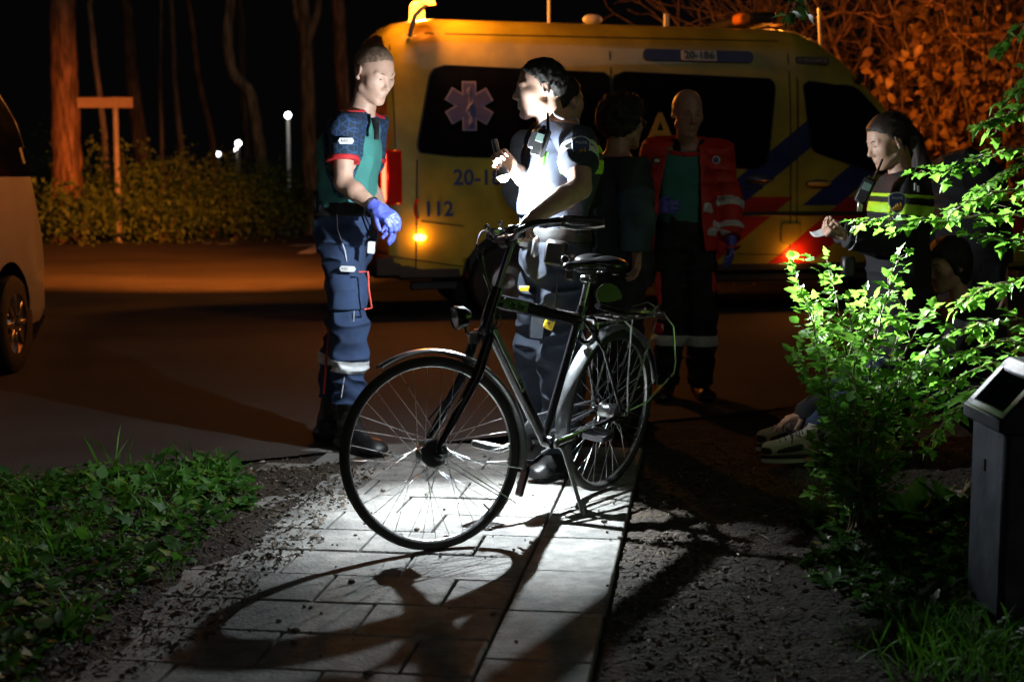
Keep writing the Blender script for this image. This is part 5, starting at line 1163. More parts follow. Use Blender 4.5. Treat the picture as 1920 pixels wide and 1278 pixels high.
Hh = lambda *a: p4.J['hea']+p4.HR@(V(*a)*p4.hs)
S = SDF(p4.J['hea']-V(.1, .2, .42), p4.J['hea']+V(.42, .2, .2), .005); pp = [Hh(0, -.12, .04), W(1715, 262, 6.98), W(1728, 310, 6.97), W(1736, 370, 6.96), W(1742, 440, 6.94)]
for i, (a, b_) in enumerate(zip(pp[:-1], pp[1:])): S.rc(a, b_, (.022, .034, .038, .030)[i], (.034, .038, .030, .012)[i], .02, ((0, 1, 0), .8))
S.folds(.006, (40, 40, 4), seed=2.); S.build('ponytail', M_hairw, p4.root, p4.o); p4.strands(M_hairw, 5000, .035, .010, back=1.6, line=([-.14, -.07, -.045, -.02, .000, .012, .030, .055, .070, .11], [-.06, -.05, -.035, .0, .005, .012, .040, .060, .078, .085]))
b = MB(); b.ell(Hh(.074, -.004, -.038), (.005, .005, .005)); b.ell(Hh(-.082, .0, -.036), (.0045, .0045, .0045)); b.build('earring', M_steel, p4.root, world=p4.o)
S = p4.sdf(); p4.torso(S, .035); S.rc(J['wai'], J['pel']-V(0, 0, .05), .165, .17, .03, (p4.f, .85)); [p4.arm(S, a, .026, ew=.004) for a in 'LR']; S.folds(.011, (7, 7, 12), seed=41.); S.cut(J['pel']-V(0, 0, .08), (0, 0, -1)); S.cut(J['nec']+V(0, 0, .05), (-.3, 0, 1))
for a in 'LR':
    ax = nrm(J['wr'+a]-J['el'+a]); X, Y, Z = S.grid(); p = J['wr'+a]-ax*.01; dd = (X-p[0])*ax[0]+(Y-p[1])*ax[1]+(Z-p[2])*ax[2]; nr = np.sqrt((X-p[0])**2+(Y-p[1])**2+(Z-p[2])**2)-.075; S.f = np.where(nr < 0, np.maximum(S.f, dd), S.f).astype(np.float32)
jo = p4.garment(S, 'jacket', M_black)
p4.band(S, W(1690, 392, 6.9), (.10, 0, 1), .026, M_hivis, 'hi_vis_band', .004, None, jo); p4.band(S, W(1690, 367, 6.9), (.06, 0, 1), .009, M_hivis, 'hi_vis_band', .004, None, jo)
ax = J['wrL']-J['elL']; p4.band(S, J['elL']+ax*.86, ax, .003, M_refl, 'cuff_trim', .003, (J['elL']+ax*.86, .08), jo)
badge(p4, W(1682, 381, 6.725), (.0, -1, .1), (0, 0, 1), jo, 1.05)
p4.plate(W(1716, 350, 6.75), (.3, -1, .2), (.1, 0, 1), rrect(.010, .035, .002), .004, M_refl, 'rank_mark', jo); p4.plate(W(1722, 354, 6.755), (.3, -1, .2), (.1, 0, 1), rrect(.010, .03, .002), .004, M_refl, 'rank_mark', jo)
radio(p4, W(1622, 358, 6.78), W(1655, 298, 6.80), rotm((0, 1, 0), .42)@rotm((0, 0, 1), -.3), 1.)
b = MB(); b.box(W(1612, 385, 6.78), (.012, .012, .03), None, .003); b.build('radio_clip', M_steel, p4.root, world=p4.o)
T4 = p4.around(['wai', 'pel', 'knR', 'knL', 'anL', 'anR'], .22); tr(p4, T4, .012, .014, .95, .010, M_black, .08); p4.boots(shaft=.08)
b = MB(); b.box(W(1560, 505, 6.8)*0+W(1590, 500, 6.78), (.03, .03, .05), None, .01); b.build('belt_pouch', M_leather, p4.root, world=p4.o)
b = MB(); c_ = W(1541, 437, 6.80); Rn = frame3((-.9, -.1, -.12), (.1, 1, .25)); Vg = [c_+Rn@V(x, y, .006*math.sin(x*60)+.004*math.cos(y*50)) for x in np.linspace(-.07, .045, 7) for y in np.linspace(-.04, .05, 5)]
b.add(Vg, [(i*5+j, i*5+j+1, (i+1)*5+j+1, (i+1)*5+j) for i in range(6) for j in range(4)]); o_ = b.build('paper_slip', M_white); tag(o_, 'small white paper slip held by the policewoman at the right', 'paper'); sm_ = o_.modifiers.new('s', 'SOLIDIFY'); sm_.thickness = .001

# ---- curly-haired person seen from behind
J = dict(hea=W(1168, 232, 7.5), nec=W(1155, 300, 7.48), che=W(1155, 360, 7.5), wai=W(1155, 450, 7.5), pel=W(1158, 500, 7.5), shL=W(1115, 312, 7.62), shR=W(1188, 318, 7.36),
         elL=W(1105, 410, 7.62), wrL=W(1120, 480, 7.7), elR=W(1196, 405, 7.28), wrR=W(1194, 470, 7.24), hipL=W(1142, 520, 7.55), hipR=W(1172, 520, 7.42), knL=W(1140, 650, 7.55), knR=W(1175, 650, 7.4),
         anL=W(1138, 780, 7.55), anR=W(1178, 780, 7.4), toL=W(1160, 785, 7.75), toR=W(1200, 790, 7.6))
p5 = Fig('curly dark-haired person in dark sweater seen from behind, beside the bald paramedic', J, (.55, .83, 0), skin=M_skin2, h=.0065, g=1.05, hs=1.1, hf=(.80, .55, 0))
p5.hands = [((J['wrR'], V(.0, -.02, -1.), V(-.8, -.3, 0)), dict(side=-1, curl=(.4, .45, .5, .55), th=.4)), ((J['wrL'], V(.2, .1, -1.), V(.8, .3, 0)), dict(side=1, curl=(.4, .4, .4, .4)))]
p5.body(); p5.face(M_hairk, open_=.4)
def curl(S):
    H = lambda *a: p5.J['hea']+p5.HR@(V(*a)*p5.hs); S.ell(H(0, -.03, .03), (.105, .105, .10), None, .03)
p5.hair(M_hairk, .03, amp=.020, fr=34, back=curl, line=([-.2, -.05, -.02, .03, .06, .08, .11, .16], [-.10, -.085, -.05, .0, .04, .06, .07, .10])); p5.strands(M_hairk, 6000, .035, .034, back=0., rnd=1.2, line=([-.2, -.05, -.02, .03, .06, .08, .11, .16], [-.10, -.085, -.05, .0, .04, .06, .07, .10]))
b = MB(); H_ = lambda *a: p5.J['hea']+p5.HR@(V(*a)*p5.hs)
for q in (-1, 1): b.tube([H_(q*.08, -.01, .008), H_(q*.072, .06, .01), H_(q*.05, .098, .008)], .0025, 6); b.lathe([(.022+.002*math.cos(a), .002*math.sin(a)) for a in np.linspace(0, 6.28, 7)[:-1]], H_(q*.032, .098, .002), p5.HR@V(0, 1, 0), 18, closed=True)
b.tube([H_(-.012, .105, .006), H_(.012, .105, .006)], .002, 6); b.build('glasses', M_steel, p5.root, world=p5.o)
M_sweat = mat('dark_sweater', (.022, .026, .032), .9, var=.3, scale=10, bump=.5, bscale=250); M_sleeve = mat('blue_grey_sleeve', (.035, .06, .08), .9, var=.3, scale=10, bump=.4, bscale=250)
S = p5.sdf(); p5.torso(S, .03); S.rc(J['wai'], J['pel']-V(0, 0, .08), .17, .18, .03, (p5.f, .8)); [p5.arm(S, a, .028, ew=.01) for a in 'LR']; S.folds(.012, (7, 7, 11), seed=51.); S.cut(J['pel']-V(0, 0, .10), (0, 0, -1)); S.cut(J['nec']+V(0, 0, .015), (0, 0, 1))
X, Y, Z = S.grid(); p = J['wrR']; nr = np.sqrt((X-p[0])**2+(Y-p[1])**2+(Z-p[2])**2)-.09; S.f = np.where(nr < 0, np.maximum(S.f, p[2]-Z+.0), S.f).astype(np.float32)
so5 = p5.garment(S, 'sweater', M_sweat); Q = S.copy(); Q.f -= .003; C = p5.sdf(); C.rc(J['shR']+(J['elR']-J['shR'])*.75, J['wrR'], .11, .10, .01); Q.inter(C.f); Q.f = np.maximum(Q.f, -(S.f+.008)); p5.garment(Q, 'sleeve', M_sleeve, so5)
T5 = p5.around(['wai', 'pel', 'knR', 'knL', 'anL', 'anR'], .22); tr(p5, T5, .012, .016, .97, .010, M_black, .05); p5.boots(shaft=.05)

# ---- second officer, half hidden behind the one with the torch
J = dict(hea=W(1058, 190, 7.35), nec=W(1045, 258, 7.35), che=W(1040, 315, 7.35), wai=W(1038, 400, 7.35), pel=W(1040, 445, 7.35), shR=W(990, 275, 7.35), shL=W(1092, 272, 7.32),
         elR=W(968, 355, 7.30), wrR=W(1000, 410, 7.16), elL=W(1105, 365, 7.05), wrL=W(1080, 345, 6.86), hipR=W(1015, 465, 7.35), hipL=W(1065, 465, 7.35), knR=W(1012, 610, 7.3), knL=W(1068, 610, 7.3),
         anR=W(1008, 780, 7.35), anL=W(1072, 780, 7.35), toR=W(1000, 795, 7.15), toL=W(1078, 795, 7.15))
p6 = Fig('officer in dark uniform mostly hidden behind the police officer with the torch', J, (-.15, -1, 0), skin=M_skin2, h=.0075, g=1.0, hs=1.08, hf=(.7, .7, 0))
p6.hands = [((J['wrR'], V(.5, -.5, -.3), V(.3, .8, -.2)), dict(side=1)), ((J['wrL'], V(-.1, -.9, .1), V(.3, 0, -.9)), dict(side=-1, curl=(1.1, 1.1, 1.15, 1.2), th=.7))]
p6.body(); p6.hair(M_hairk, .006)
S = p6.sdf(); p6.torso(S, .025); [p6.arm(S, a, .022, ew=.004) for a in 'LR']; S.folds(.010, (7, 7, 12), seed=61.); S.cut(J['pel']-V(0, 0, .03), (0, 0, -1)); S.cut(J['nec']+V(0, 0, .04), (0, 0, 1)); jo6 = p6.garment(S, 'jacket', M_black)
p6.plate(W(983, 290, 7.12), (-.4, -1, .1), (.15, 0, 1), rrect(.03, .10, .006), .014, M_blk, 'radio_pouch', jo6); p6.plate(W(986, 290, 7.105), (-.4, -1, .1), (.15, 0, 1), rrect(.010, .085, .004), .006, M_hivis, 'pouch_trim', jo6)
T6 = p6.around(['wai', 'pel', 'knR', 'knL', 'anL', 'anR'], .22); tr(p6, T6, .012, .014, .97, .010, M_black, .05); p6.boots(shaft=.05)

# ---- person sitting on the verge behind the bush
J = dict(hea=W(1778, 497, 7.05), nec=W(1806, 570, 7.05), che=W(1825, 625, 7.05), wai=W(1840, 700, 7.0), pel=W(1842, 745, 6.98), shL=W(1818, 598, 6.88), shR=W(1800, 590, 7.22),
         elL=W(1770, 680, 6.80), wrL=W(1700, 720, 6.72), elR=W(1735, 690, 7.0), wrR=W(1660, 720, 6.9), hipL=W(1825, 752, 6.88), hipR=W(1820, 748, 7.08), knL=W(1640, 700, 6.66), knR=W(1650, 690, 6.95),
         anL=W(1523, 815, 6.52), anR=W(1500, 790, 6.80), toL=W(1442, 842, 6.47), toR=W(1432, 812, 6.76))
p7 = Fig('person sitting behind the green bush, jeans and pale trainers stretched out to the left', J, (-.93, -.3, 0), skin=M_skin2, h=.0065, g=.95, hs=1.08, hp=-.25, female=True)
p7.hands = [((J['wrL'], V(-1., 0, -.2), V(.1, 0, -1)), dict(side=-1, curl=(.4, .4, .4, .4))), ((W(1512, 776, 6.6), V(-1., -.1, -.25), V(.1, 0, -1)), dict(side=1, curl=(.3, .3, .4, .4)))]
J['wrR'] = p7.J['wrR'] = W(1512, 776, 6.6); J['elR'] = p7.J['elR'] = W(1600, 725, 6.75)
p7.body(); p7.face(M_hairk, open_=.3)
def bob(S):
    H = lambda *a: p7.J['hea']+p7.HR@(V(*a)*p7.hs); S.ell(H(0, -.04, -.02), (.08, .07, .11), p7.HR, .03)
p7.hair(M_hairk, .016, amp=.005, back=bob, line=([-.2, -.05, -.01, .02, .04, .06, .11], [-.16, -.14, -.10, -.02, .035, .055, .08]))
S = p7.sdf(); p7.torso(S, .03); [p7.arm(S, a, .024, ew=.004) for a in 'LR']; S.folds(.011, (7, 7, 12), seed=71.); S.cut(J['nec']+V(0, 0, .03), (-.2, 0, 1)); p7.garment(S, 'jacket', M_black)
S = p7.sdf(); S.rc(J['pel'], (J['hipL']+J['hipR'])/2, .16, .12, .03); p7.legs(S, .012, .03, .012, .88); S.folds(.010, (14, 7, 14), seed=73.); S.build('jeans', mat('blue_denim', (.022, .035, .085), .85, var=.3, scale=20, bump=.5, bscale=300), p7.root, p7.o)
M_shoe = mat('pale_suede', (.42, .36, .30), .8, var=.15, scale=20, bump=.2, bscale=200); M_shw = mat('pale_rubber', (.5, .48, .43), .6, var=.1)
for a in 'LR':
    an, to = J['an'+a], J['to'+a]; zt = .055 if a == 'L' else .06; b0 = V(an[0], an[1], an[2]); hl_ = V(an[0]+.03, an[1], max(an[2]-.055, .045)); tt = V(to[0], to[1], zt); S = SDF(np.minimum(hl_, tt)-.12, np.maximum(b0, tt)+.12, .0045)
    S.rc(hl_, tt, .040, .034, .02); S.rc(b0, tt, .040, .026, .02); S.rc(b0+V(.02, 0, .05), b0, .044, .042, .015); S.cut(b0+V(0, 0, .055), (.25, 0, 1)); S.cut(V(0, 0, .027), (0, 0, -1)); d = nrm(V(*(tt-hl_)[:2], 0)); sh_ = S.build('trainer', M_shoe, p7.root, p7.o)
    c = (hl_+tt)/2+d*.001; c[2] = .022; Lh = np.linalg.norm(tt-hl_)/2+.037; pl = [(Lh*math.cos(t), .044*math.sin(t)*(1-.15*math.cos(t+2.4))) for t in np.linspace(0, 2*math.pi, 28)[:-1]]; R9 = np.stack([d, V(-d[1], d[0], 0), V(0, 0, 1)], 1)
    MB().prism([(x*1.01, y*1.02) for x, y in pl], .014, c+V(0, 0, .0), R9).build('sole_stripe', M_blk, sh_, world=p7.o); MB().prism(pl, .020, c-V(0, 0, .016), R9).build('sole', M_shw, sh_, world=p7.o)
    Q = S.copy(); Q.f -= .003; C = SDF.__new__(SDF); C.o, C.h, C.n = S.o, S.h, S.n; C.f = np.full(S.f.shape, .5, np.float32); C.rc(b0*.7+tt*.3-V(0, .04, .03), b0*.2+tt*.8-V(0, .05, .02), .016, .016, 0); C.rc(tt+V(0, -.05, -.005), tt+V(-.06, 0, 0), .018, .018, 0); Q.inter(C.f); Q.build('side_band', M_blk, sh_, p7.o, 0)
    b = MB(); lp = b0*.45+tt*.55+V(0, 0, .042)
    for q in range(5): t = .25+.13*q; c_ = b0*(1-t)+tt*t+V(0, 0, .036-.01*t); b.tube([c_+V(0, -.026, -.006), c_+V(0, 0, .004), c_+V(.01, .026, -.006)], .003, 6)
    b.tube([lp, lp+V(-.02, -.03, .03), lp+V(.01, -.045, .0), lp+V(.005, -.05, -.04)], .003, 6); b.tube([lp, lp+V(.04, -.02, .025), lp+V(.045, -.045, -.01)], .003, 6); b.build('laces', M_blk, sh_, world=p7.o)

# ---- officer in black bending forward, seen from behind at the right
J = dict(nec=W(1800, 330, 8.1), hea=W(1790, 345, 8.28), che=W(1812, 350, 7.95), wai=W(1822, 430, 7.8), pel=W(1822, 485, 7.8), shL=W(1765, 338, 8.0), shR=W(1850, 342, 7.95),
         elL=W(1755, 425, 8.05), wrL=W(1765, 500, 8.15), elR=W(1868, 440, 7.85), wrR=W(1880, 545, 7.75), hipL=W(1800, 510, 7.8), hipR=W(1845, 510, 7.8), knL=W(1795, 640, 7.8), knR=W(1850, 640, 7.8),
         anL=W(1795, 762, 7.85), anR=W(1855, 762, 7.85), toL=W(1785, 765, 8.05), toR=W(1850, 765, 8.05))
p8 = Fig('officer in black bending forward, seen from behind above the sitting person', J, (-.2, .95, 0), skin=M_skin2, h=.008, g=1.12, hs=1.05, hp=-.7)
p8.hands = [((J['wrR'], V(.15, .1, -1), V(-1, 0, 0)), dict(side=-1)), ((J['wrL'], V(.1, .2, -1), V(1, 0, 0)), dict(side=1))]
p8.body(); p8.hair(M_hairk, .008)
S = p8.sdf(); p8.torso(S, .03); [p8.arm(S, a, .026, ew=.004) for a in 'LR']; S.ell(J['che']+V(0, .05, .03), (.21, .15, .13), None, .05); S.folds(.010, (7, 7, 12), seed=81.); S.cut(J['pel']-V(0, 0, .06), (0, 0, -1)); X, Y, Z = S.grid(); p = J['elR']*.5+J['wrR']*.5; nr = np.sqrt((X-p[0])**2+(Y-p[1])**2+(Z-p[2])**2)-.2; S.f = np.where(nr < 0, np.maximum(S.f, p[2]-Z+.0), S.f).astype(np.float32); jo8 = p8.garment(S, 'jacket', M_black)
p8.band(S, W(1868, 368, 7.9), (0, 0, 1), .03, M_hivis, 'hi_vis_band', .004, (W(1876, 366, 7.85), .09), jo8)
T8 = p8.around(['wai', 'pel', 'knR', 'knL', 'anL', 'anR'], .22, .008); tr(p8, T8, .016, .014, .97, .010, M_black, .05); p8.boots(shaft=.05)
# ------------------------------------------------------------------ leaves
def leaf_obj(name, arrs, m, parent=None, world=None):
    Vs, Fs = [], []; k = 0
    for v, f in arrs: Vs.append(v); Fs.append(f+k); k += len(v)
    return link(name, np.concatenate(Vs), np.concatenate(Fs), m, parent, False, world)
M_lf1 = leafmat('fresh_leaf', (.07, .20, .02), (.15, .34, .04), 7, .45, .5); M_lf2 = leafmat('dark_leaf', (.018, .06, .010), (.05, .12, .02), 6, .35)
M_lf3 = leafmat('wood_edge_leaf', (.08, .16, .03), (.16, .28, .05), 2.5, .4, .6); M_lf4 = leafmat('beech_leaf', (.12, .085, .03), (.24, .15, .05), 1.5, .35)
M_bark = mat('bark', (.10, .075, .05), .9, var=.4, scale=6, bump=1., bscale=14, stretch=(1, 1, .25)); M_twig = mat('twig', (.13, .10, .055), .8, var=.3, scale=20)
M_grass = leafmat('grass', (.04, .15, .012), (.10, .28, .022), 5, .45, .6); M_dock = leafmat('herb_leaf', (.025, .10, .010), (.075, .23, .02), 5, .45, .6)
M_dead = leafmat('dead_leaf', (.03, .02, .012), (.10, .068, .042), 30, .12, .8); M_pale = leafmat('pale_dead_leaf', (.20, .16, .12), (.40, .35, .29), 14, .1, .8)
def curve(pts, n=24, jit=0., rs=None):
    P = np.array(pts, float); t = np.linspace(0, len(P)-1, n); out = np.stack([np.interp(t, range(len(P)), P[:, i]) for i in range(3)], 1)
    for _ in range(3): out[1:-1] = out[1:-1]*.5+(out[:-2]+out[2:])*.25
    if jit: out[1:-1] += (rs.rand(n-2, 3)-.5)*jit
    return out
def spray(rs, pts, LV, mb, r0=.006, twig=.16, step=.045, ls=.055, start=.2, up=.2, flat=.6, sp=.032):
    """a leafy branch: tube, side twigs and alternate leaves along all of them"""
    P = curve(pts, 22, .012, rs); seg = np.linalg.norm(np.diff(P, axis=0), axis=1); L = seg.sum(); mb.tube(list(P), list(np.linspace(r0, .0016, len(P))), 6)
    cum = np.concatenate([[0], np.cumsum(seg)])
    def at(s): return np.array([np.interp(s, cum, P[:, i]) for i in range(3)])
    s = L*start; side = 1
    def leafline(A, B, Lt):
        d = nrm(B-A); k = max(int(Lt/sp), 2)
        for i in range(k):
            q = A+(B-A)*(i+.6)/k+rs.normal(0, .003, 3); sd = nrm(np.cross(d, V(0, 0, 1)))*(1 if i % 2 else -1)
            v = d*.55+sd*.8+V(0, 0, -.15)+rs.normal(0, .25, 3); LV.append((q, v, V(0, 0, 1)+rs.normal(0, 1-flat, 3)+V(-.25, .1, 0), ls*rs.uniform(.55, 1.15)*(1-.25*i/k)))
        LV.append((B, d+rs.normal(0, .15, 3), V(0, 0, 1)+rs.normal(0, .3, 3), ls*rs.uniform(.6, .9)))
    while s < L*.97:
        A = at(s); d = nrm(at(min(s+.02, L))-at(max(s-.02, 0))); sd = np.cross(d, V(0, 0, 1)); sd = nrm(sd if np.linalg.norm(sd) > .2 else rs.normal(0, 1, 3))*side
        Lt = twig*(1.1-s/L*.75)*rs.uniform(.6, 1.2); v = nrm(d*.75+sd*.8*rs.uniform(.6, 1.2)+V(0, 0, up)+rs.normal(0, .22, 3)); B = A+v*Lt+V(0, 0, -.1*Lt)
        mb.tube([A, (A+B)/2+V(0, 0, .01), B], [.0018, .0014, .0009], 5); leafline(A, B, Lt); side = -side; s += step*rs.uniform(.6, 1.5)
    leafline(at(L*.8), P[-1], L*.2)
def pack(LV, kind, fold=.35, curl=.25, width=1., rs=None):
    return leaves(np.array([l[0] for l in LV]), np.array([l[1] for l in LV]), np.array([l[2] for l in LV]), np.array([l[3] for l in LV]), kind, fold, curl, width, rs)
# young bush in front of the sitting person
rs = np.random.RandomState(11); bb = G(1615, 990); bush = thing('bush', 'young bright green bush lit by the torch at the right, with upright thin stems', 'bush', bb)
LV = []; tips = [((1590, 880, 5.3), (1545, 700, 5.3), (1520, 590, 5.35), (1485, 495, 5.4)), ((1600, 880, 5.3), (1590, 700, 5.25), (1575, 590, 5.25), (1548, 480, 5.3)), ((1612, 880, 5.15), (1625, 720, 5.1), (1650, 600, 5.1), (1685, 478, 5.15)),
    ((1620, 880, 5.3), (1660, 740, 5.35), (1700, 650, 5.4), (1745, 575, 5.45)), ((1600, 900, 5.2), (1560, 760, 5.15), (1520, 700, 5.15), (1480, 660, 5.2)), ((1605, 900, 5.4), (1610, 750, 5.5), (1620, 640, 5.5), (1625, 545, 5.55)),
    ((1630, 900, 5.1), (1650, 800, 5.05), (1690, 720, 5.0), (1735, 690, 5.0)), ((1600, 910, 5.1), (1580, 820, 5.1), (1560, 770, 5.1), (1540, 725, 5.1)), ((1590, 930, 5.2), (1560, 880, 5.25), (1550, 860, 5.2), (1530, 840, 5.2)), ((1625, 920, 5.3), (1660, 870, 5.3), (1690, 830, 5.3), (1720, 800, 5.3)),
    ((1610, 900, 5.25), (1600, 760, 5.3), (1640, 640, 5.3), (1640, 560, 5.3)), ((1600, 860, 5.1), (1590, 700, 5.1), (1600, 620, 5.1), (1590, 560, 5.1)), ((1625, 860, 5.1), (1650, 740, 5.1), (1680, 640, 5.1), (1700, 560, 5.15)), ((1620, 880, 5.4), (1600, 740, 5.45), (1560, 650, 5.5), (1530, 560, 5.5)),
    ((1610, 900, 5.0), (1610, 800, 5.0), (1600, 700, 5.0), (1620, 620, 5.0)), ((1630, 880, 5.3), (1680, 780, 5.3), (1720, 690, 5.3), (1750, 640, 5.3)), ((1600, 900, 5.3), (1570, 780, 5.35), (1540, 640, 5.4), (1510, 560, 5.4)), ((1640, 900, 5.2), (1690, 840, 5.2), (1720, 760, 5.2), (1760, 720, 5.2))]
for t in tips:
    mb = MB(); spray(rs, [bb+V(rs.normal(0, .03), rs.normal(0, .03), -.02)]+[W(*q) for q in t], LV, mb, .0055, .19, .036, .060, .14, .25, .6, .028)
    mb.build('stem', M_twig, bush, world=bb)
leaf_obj('foliage', [pack(LV[::2], 'ov', .3, .3, 1.1, rs), pack(LV[1::2], 'lb', .3, .3, 1.1, rs)], M_lf1, bush, bb)
# shrub whose branches reach in from the right edge
rs = np.random.RandomState(12); sb = V(2.75, 5.2, 0); shr = thing('shrub', 'leafy shrub reaching into view from the right edge in long drooping branches', 'shrub', sb); LV = []
mb = MB(); mb.tube(list(curve([sb-V(0, 0, .1), sb+V(-.05, 0, .6), sb+V(.05, .05, 1.3), sb+V(0, 0, 2.1)], 16)), list(np.linspace(.05, .02, 16)), 8); mb.build('trunk', M_bark, shr, world=sb)
for z0, pts in ((1.2, ((1940, 270, 5.1), (1860, 290, 5.1), (1790, 318, 5.1), (1712, 322, 5.1))), (1.0, ((1940, 350, 5.0), (1850, 365, 5.0), (1800, 385, 5.0), (1760, 425, 5.0))), (.95, ((1940, 400, 5.2), (1850, 405, 5.2), (1730, 412, 5.2), (1600, 415, 5.25))),
    (1.5, ((1950, 120, 5.0), (1910, 160, 5.0), (1880, 210, 5.0), (1850, 250, 5.0))), (1.4, ((1950, 190, 4.8), (1900, 210, 4.8), (1860, 225, 4.8), (1830, 235, 4.8))), (.7, ((1950, 520, 5.2), (1880, 530, 5.2), (1830, 545, 5.2), (1790, 580, 5.2))),
    (.6, ((1950, 600, 5.0), (1880, 600, 5.0), (1820, 610, 5.0), (1740, 640, 5.0))), (.5, ((1950, 640, 5.2), (1860, 640, 5.2), (1790, 670, 5.2), (1710, 720, 5.2))), (.5, ((1940, 690, 5.3), (1850, 680, 5.3), (1780, 720, 5.3), (1720, 770, 5.3))),
    (.8, ((1950, 460, 4.9), (1900, 450, 4.9), (1860, 440, 4.9), (1820, 440, 4.9))), (.4, ((1900, 760, 5.4), (1830, 740, 5.4), (1780, 780, 5.4), (1740, 840, 5.4))), (1.8, ((1960, 20, 4.9), (1920, 40, 4.9), (1890, 70, 4.9), (1870, 90, 4.9))), (1.1, ((1950, 300, 5.4), (1890, 320, 5.4), (1850, 350, 5.4), (1820, 360, 5.4))), (.45, ((1940, 720, 5.5), (1840, 720, 5.6), (1800, 740, 5.6), (1770, 760, 5.6)))):
    mb = MB(); spray(rs, [sb+V(0, 0, z0)]+[W(*q) for q in pts], LV, mb, .007, .17, .036, .062, .34, .05, .7, .028); mb.build('branch', M_twig, shr, world=sb)
leaf_obj('foliage', [pack(LV, 'lb', .3, .3, .9, rs)], M_lf1, shr, sb)
# a leafy twig hanging in from above
rs = np.random.RandomState(5); tb_ = W(1500, -60, 5.6); LV = []; mb = MB(); spray(rs, [tb_, W(1495, -20, 5.6), W(1488, 10, 5.6), W(1482, 30, 5.6)], LV, mb, .004, .09, .05, .07, .3, 0); 
tw = thing('twig', 'small leafy twig hanging in from above beside the light bar', 'twig', tb_); mb.build('stem', M_twig, tw, world=tb_); leaf_obj('foliage', [pack(LV, 'ov', rs=rs)], M_lf2, tw, tb_)
# ------------------------------------------------------------------ ground cover, litter, grass
def soil_z(x, y): return ground_z(x, y)
def scatter(rs, n, x0, x1, y0, y1, ok):
    P = []
    x = rs.uniform(x0, x1, n); y = rs.uniform(y0, y1, n); m = ok(x, y); return x[m], y[m]
def left_zone(x, y): 
    e = -1.06+(-.15)*np.clip(4.6-y, 0, 2)-.55*np.clip(y-5.7, 0, 2)+.14*(fbm(x*2, y*2, 4., 2)-.5)
    return (x < e-.05*np.sin(y*3)) & (y < road_edge(x)-.12+.1*np.sin(x*5))
rs = np.random.RandomState(21)
x, y = scatter(rs, 12500, -3.6, -.8, 3.0, 6.9, left_zone); z = soil_z(x, y); N = len(x)
a = rs.uniform(0, 6.28, N); el_ = rs.uniform(.1, 1.0, N); d = np.stack([np.cos(a)*np.cos(el_), np.sin(a)*np.cos(el_), np.sin(el_)], 1); nn = np.stack([rs.normal(0, .35, N), rs.normal(0, .35, N), np.ones(N)], 1)
lift = rs.uniform(0, .07, N)*(.5+fbm(x*2.5, y*2.5, 1., 2)*1.3); P = np.stack([x, y, z+lift], 1)
A1 = leaves(P[::2], d[::2], nn[::2], (.016+.06*rs.rand(N)**2)[::2], 'ov', .3, .4, 1.1, rs); A2 = leaves(P[1::2], d[1::2], nn[1::2], (.014+.055*rs.rand(N)**2)[1::2], 'lb', .3, .3, 1., rs)
tag(leaf_obj('ground_cover', [A1, A2], M_dock), kind='stuff')
def grass(rs, x, y, h0, h1, w=.07, lean=.35):
    N = len(x); z = soil_z(x, y); a = rs.uniform(0, 6.28, N); l = np.abs(rs.normal(0, lean, N)); d = np.stack([np.cos(a)*l, np.sin(a)*l, np.ones(N)], 1); nn = np.stack([np.cos(a), np.sin(a), np.zeros(N)+.1], 1)
    return leaves(np.stack([x, y, z-.005], 1), d, -nn, rs.uniform(h0, h1, N), 'bl', .2, -.0, w, rs) if 0 else leaves(np.stack([x, y, z-.005], 1), d, nn, rs.uniform(h0, h1, N), 'bl', .2, -.55, w, rs)
x, y = scatter(rs, 5000, -3.6, -.8, 3.0, 6.9, lambda x, y: left_zone(x, y) & (fbm(x*3, y*3, 7., 2) > .47))
AG = [grass(rs, x, y, .05, .15, .05)]
c0, c1 = G(215, 905), G(345, 890); ll = []
for c, hh, nb in ((c0, .30, 7), (c1, .20, 6), (G(280, 900), .22, 4), (G(420, 905), .12, 26), (G(400, 895), .13, 24), (G(130, 1050), .15, 30), (G(60, 1100), .14, 25), (G(230, 960), .14, 20), (G(340, 930), .12, 40), (G(455, 925), .09, 24), (G(300, 985), .13, 40), (G(180, 930), .12, 30), (G(70, 960), .14, 30), (G(20, 1000), .13, 30), (G(130, 1200), .14, 30)):
    xx = c[0]+rs.normal(0, .03, nb); yy = c[1]+rs.normal(0, .03, nb); AG.append(grass(rs, xx, yy, hh*.6, hh*1.1, .03 if hh > .18 else .09, .22))
tag(leaf_obj('grass', AG, M_grass), kind='stuff')
# right verge: low herbs, grass by the bin
def right_zone(x, y): return (x > .50+.1342*(y-4.8)) & (y < road_edge(x)-.1)
x, y = scatter(rs, 9000, .9, 3.2, 3.2, 6.6, lambda x, y: right_zone(x, y) & (((x-1.55)/.55)**2+((y-4.6)/.9)**2+.7*(fbm(x*3, y*3, 3., 2)-.5) < 1.0)); N = len(x); z = soil_z(x, y)
a = rs.uniform(0, 6.28, N); el_ = rs.uniform(.1, 1.1, N); d = np.stack([np.cos(a)*np.cos(el_), np.sin(a)*np.cos(el_), np.sin(el_)], 1); nn = np.stack([rs.normal(0, .35, N), rs.normal(0, .35, N), np.ones(N)], 1)
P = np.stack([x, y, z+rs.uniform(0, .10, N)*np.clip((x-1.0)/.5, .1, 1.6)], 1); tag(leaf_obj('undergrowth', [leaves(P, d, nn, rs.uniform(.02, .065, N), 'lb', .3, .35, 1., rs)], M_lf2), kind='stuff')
xx, yy = [], []
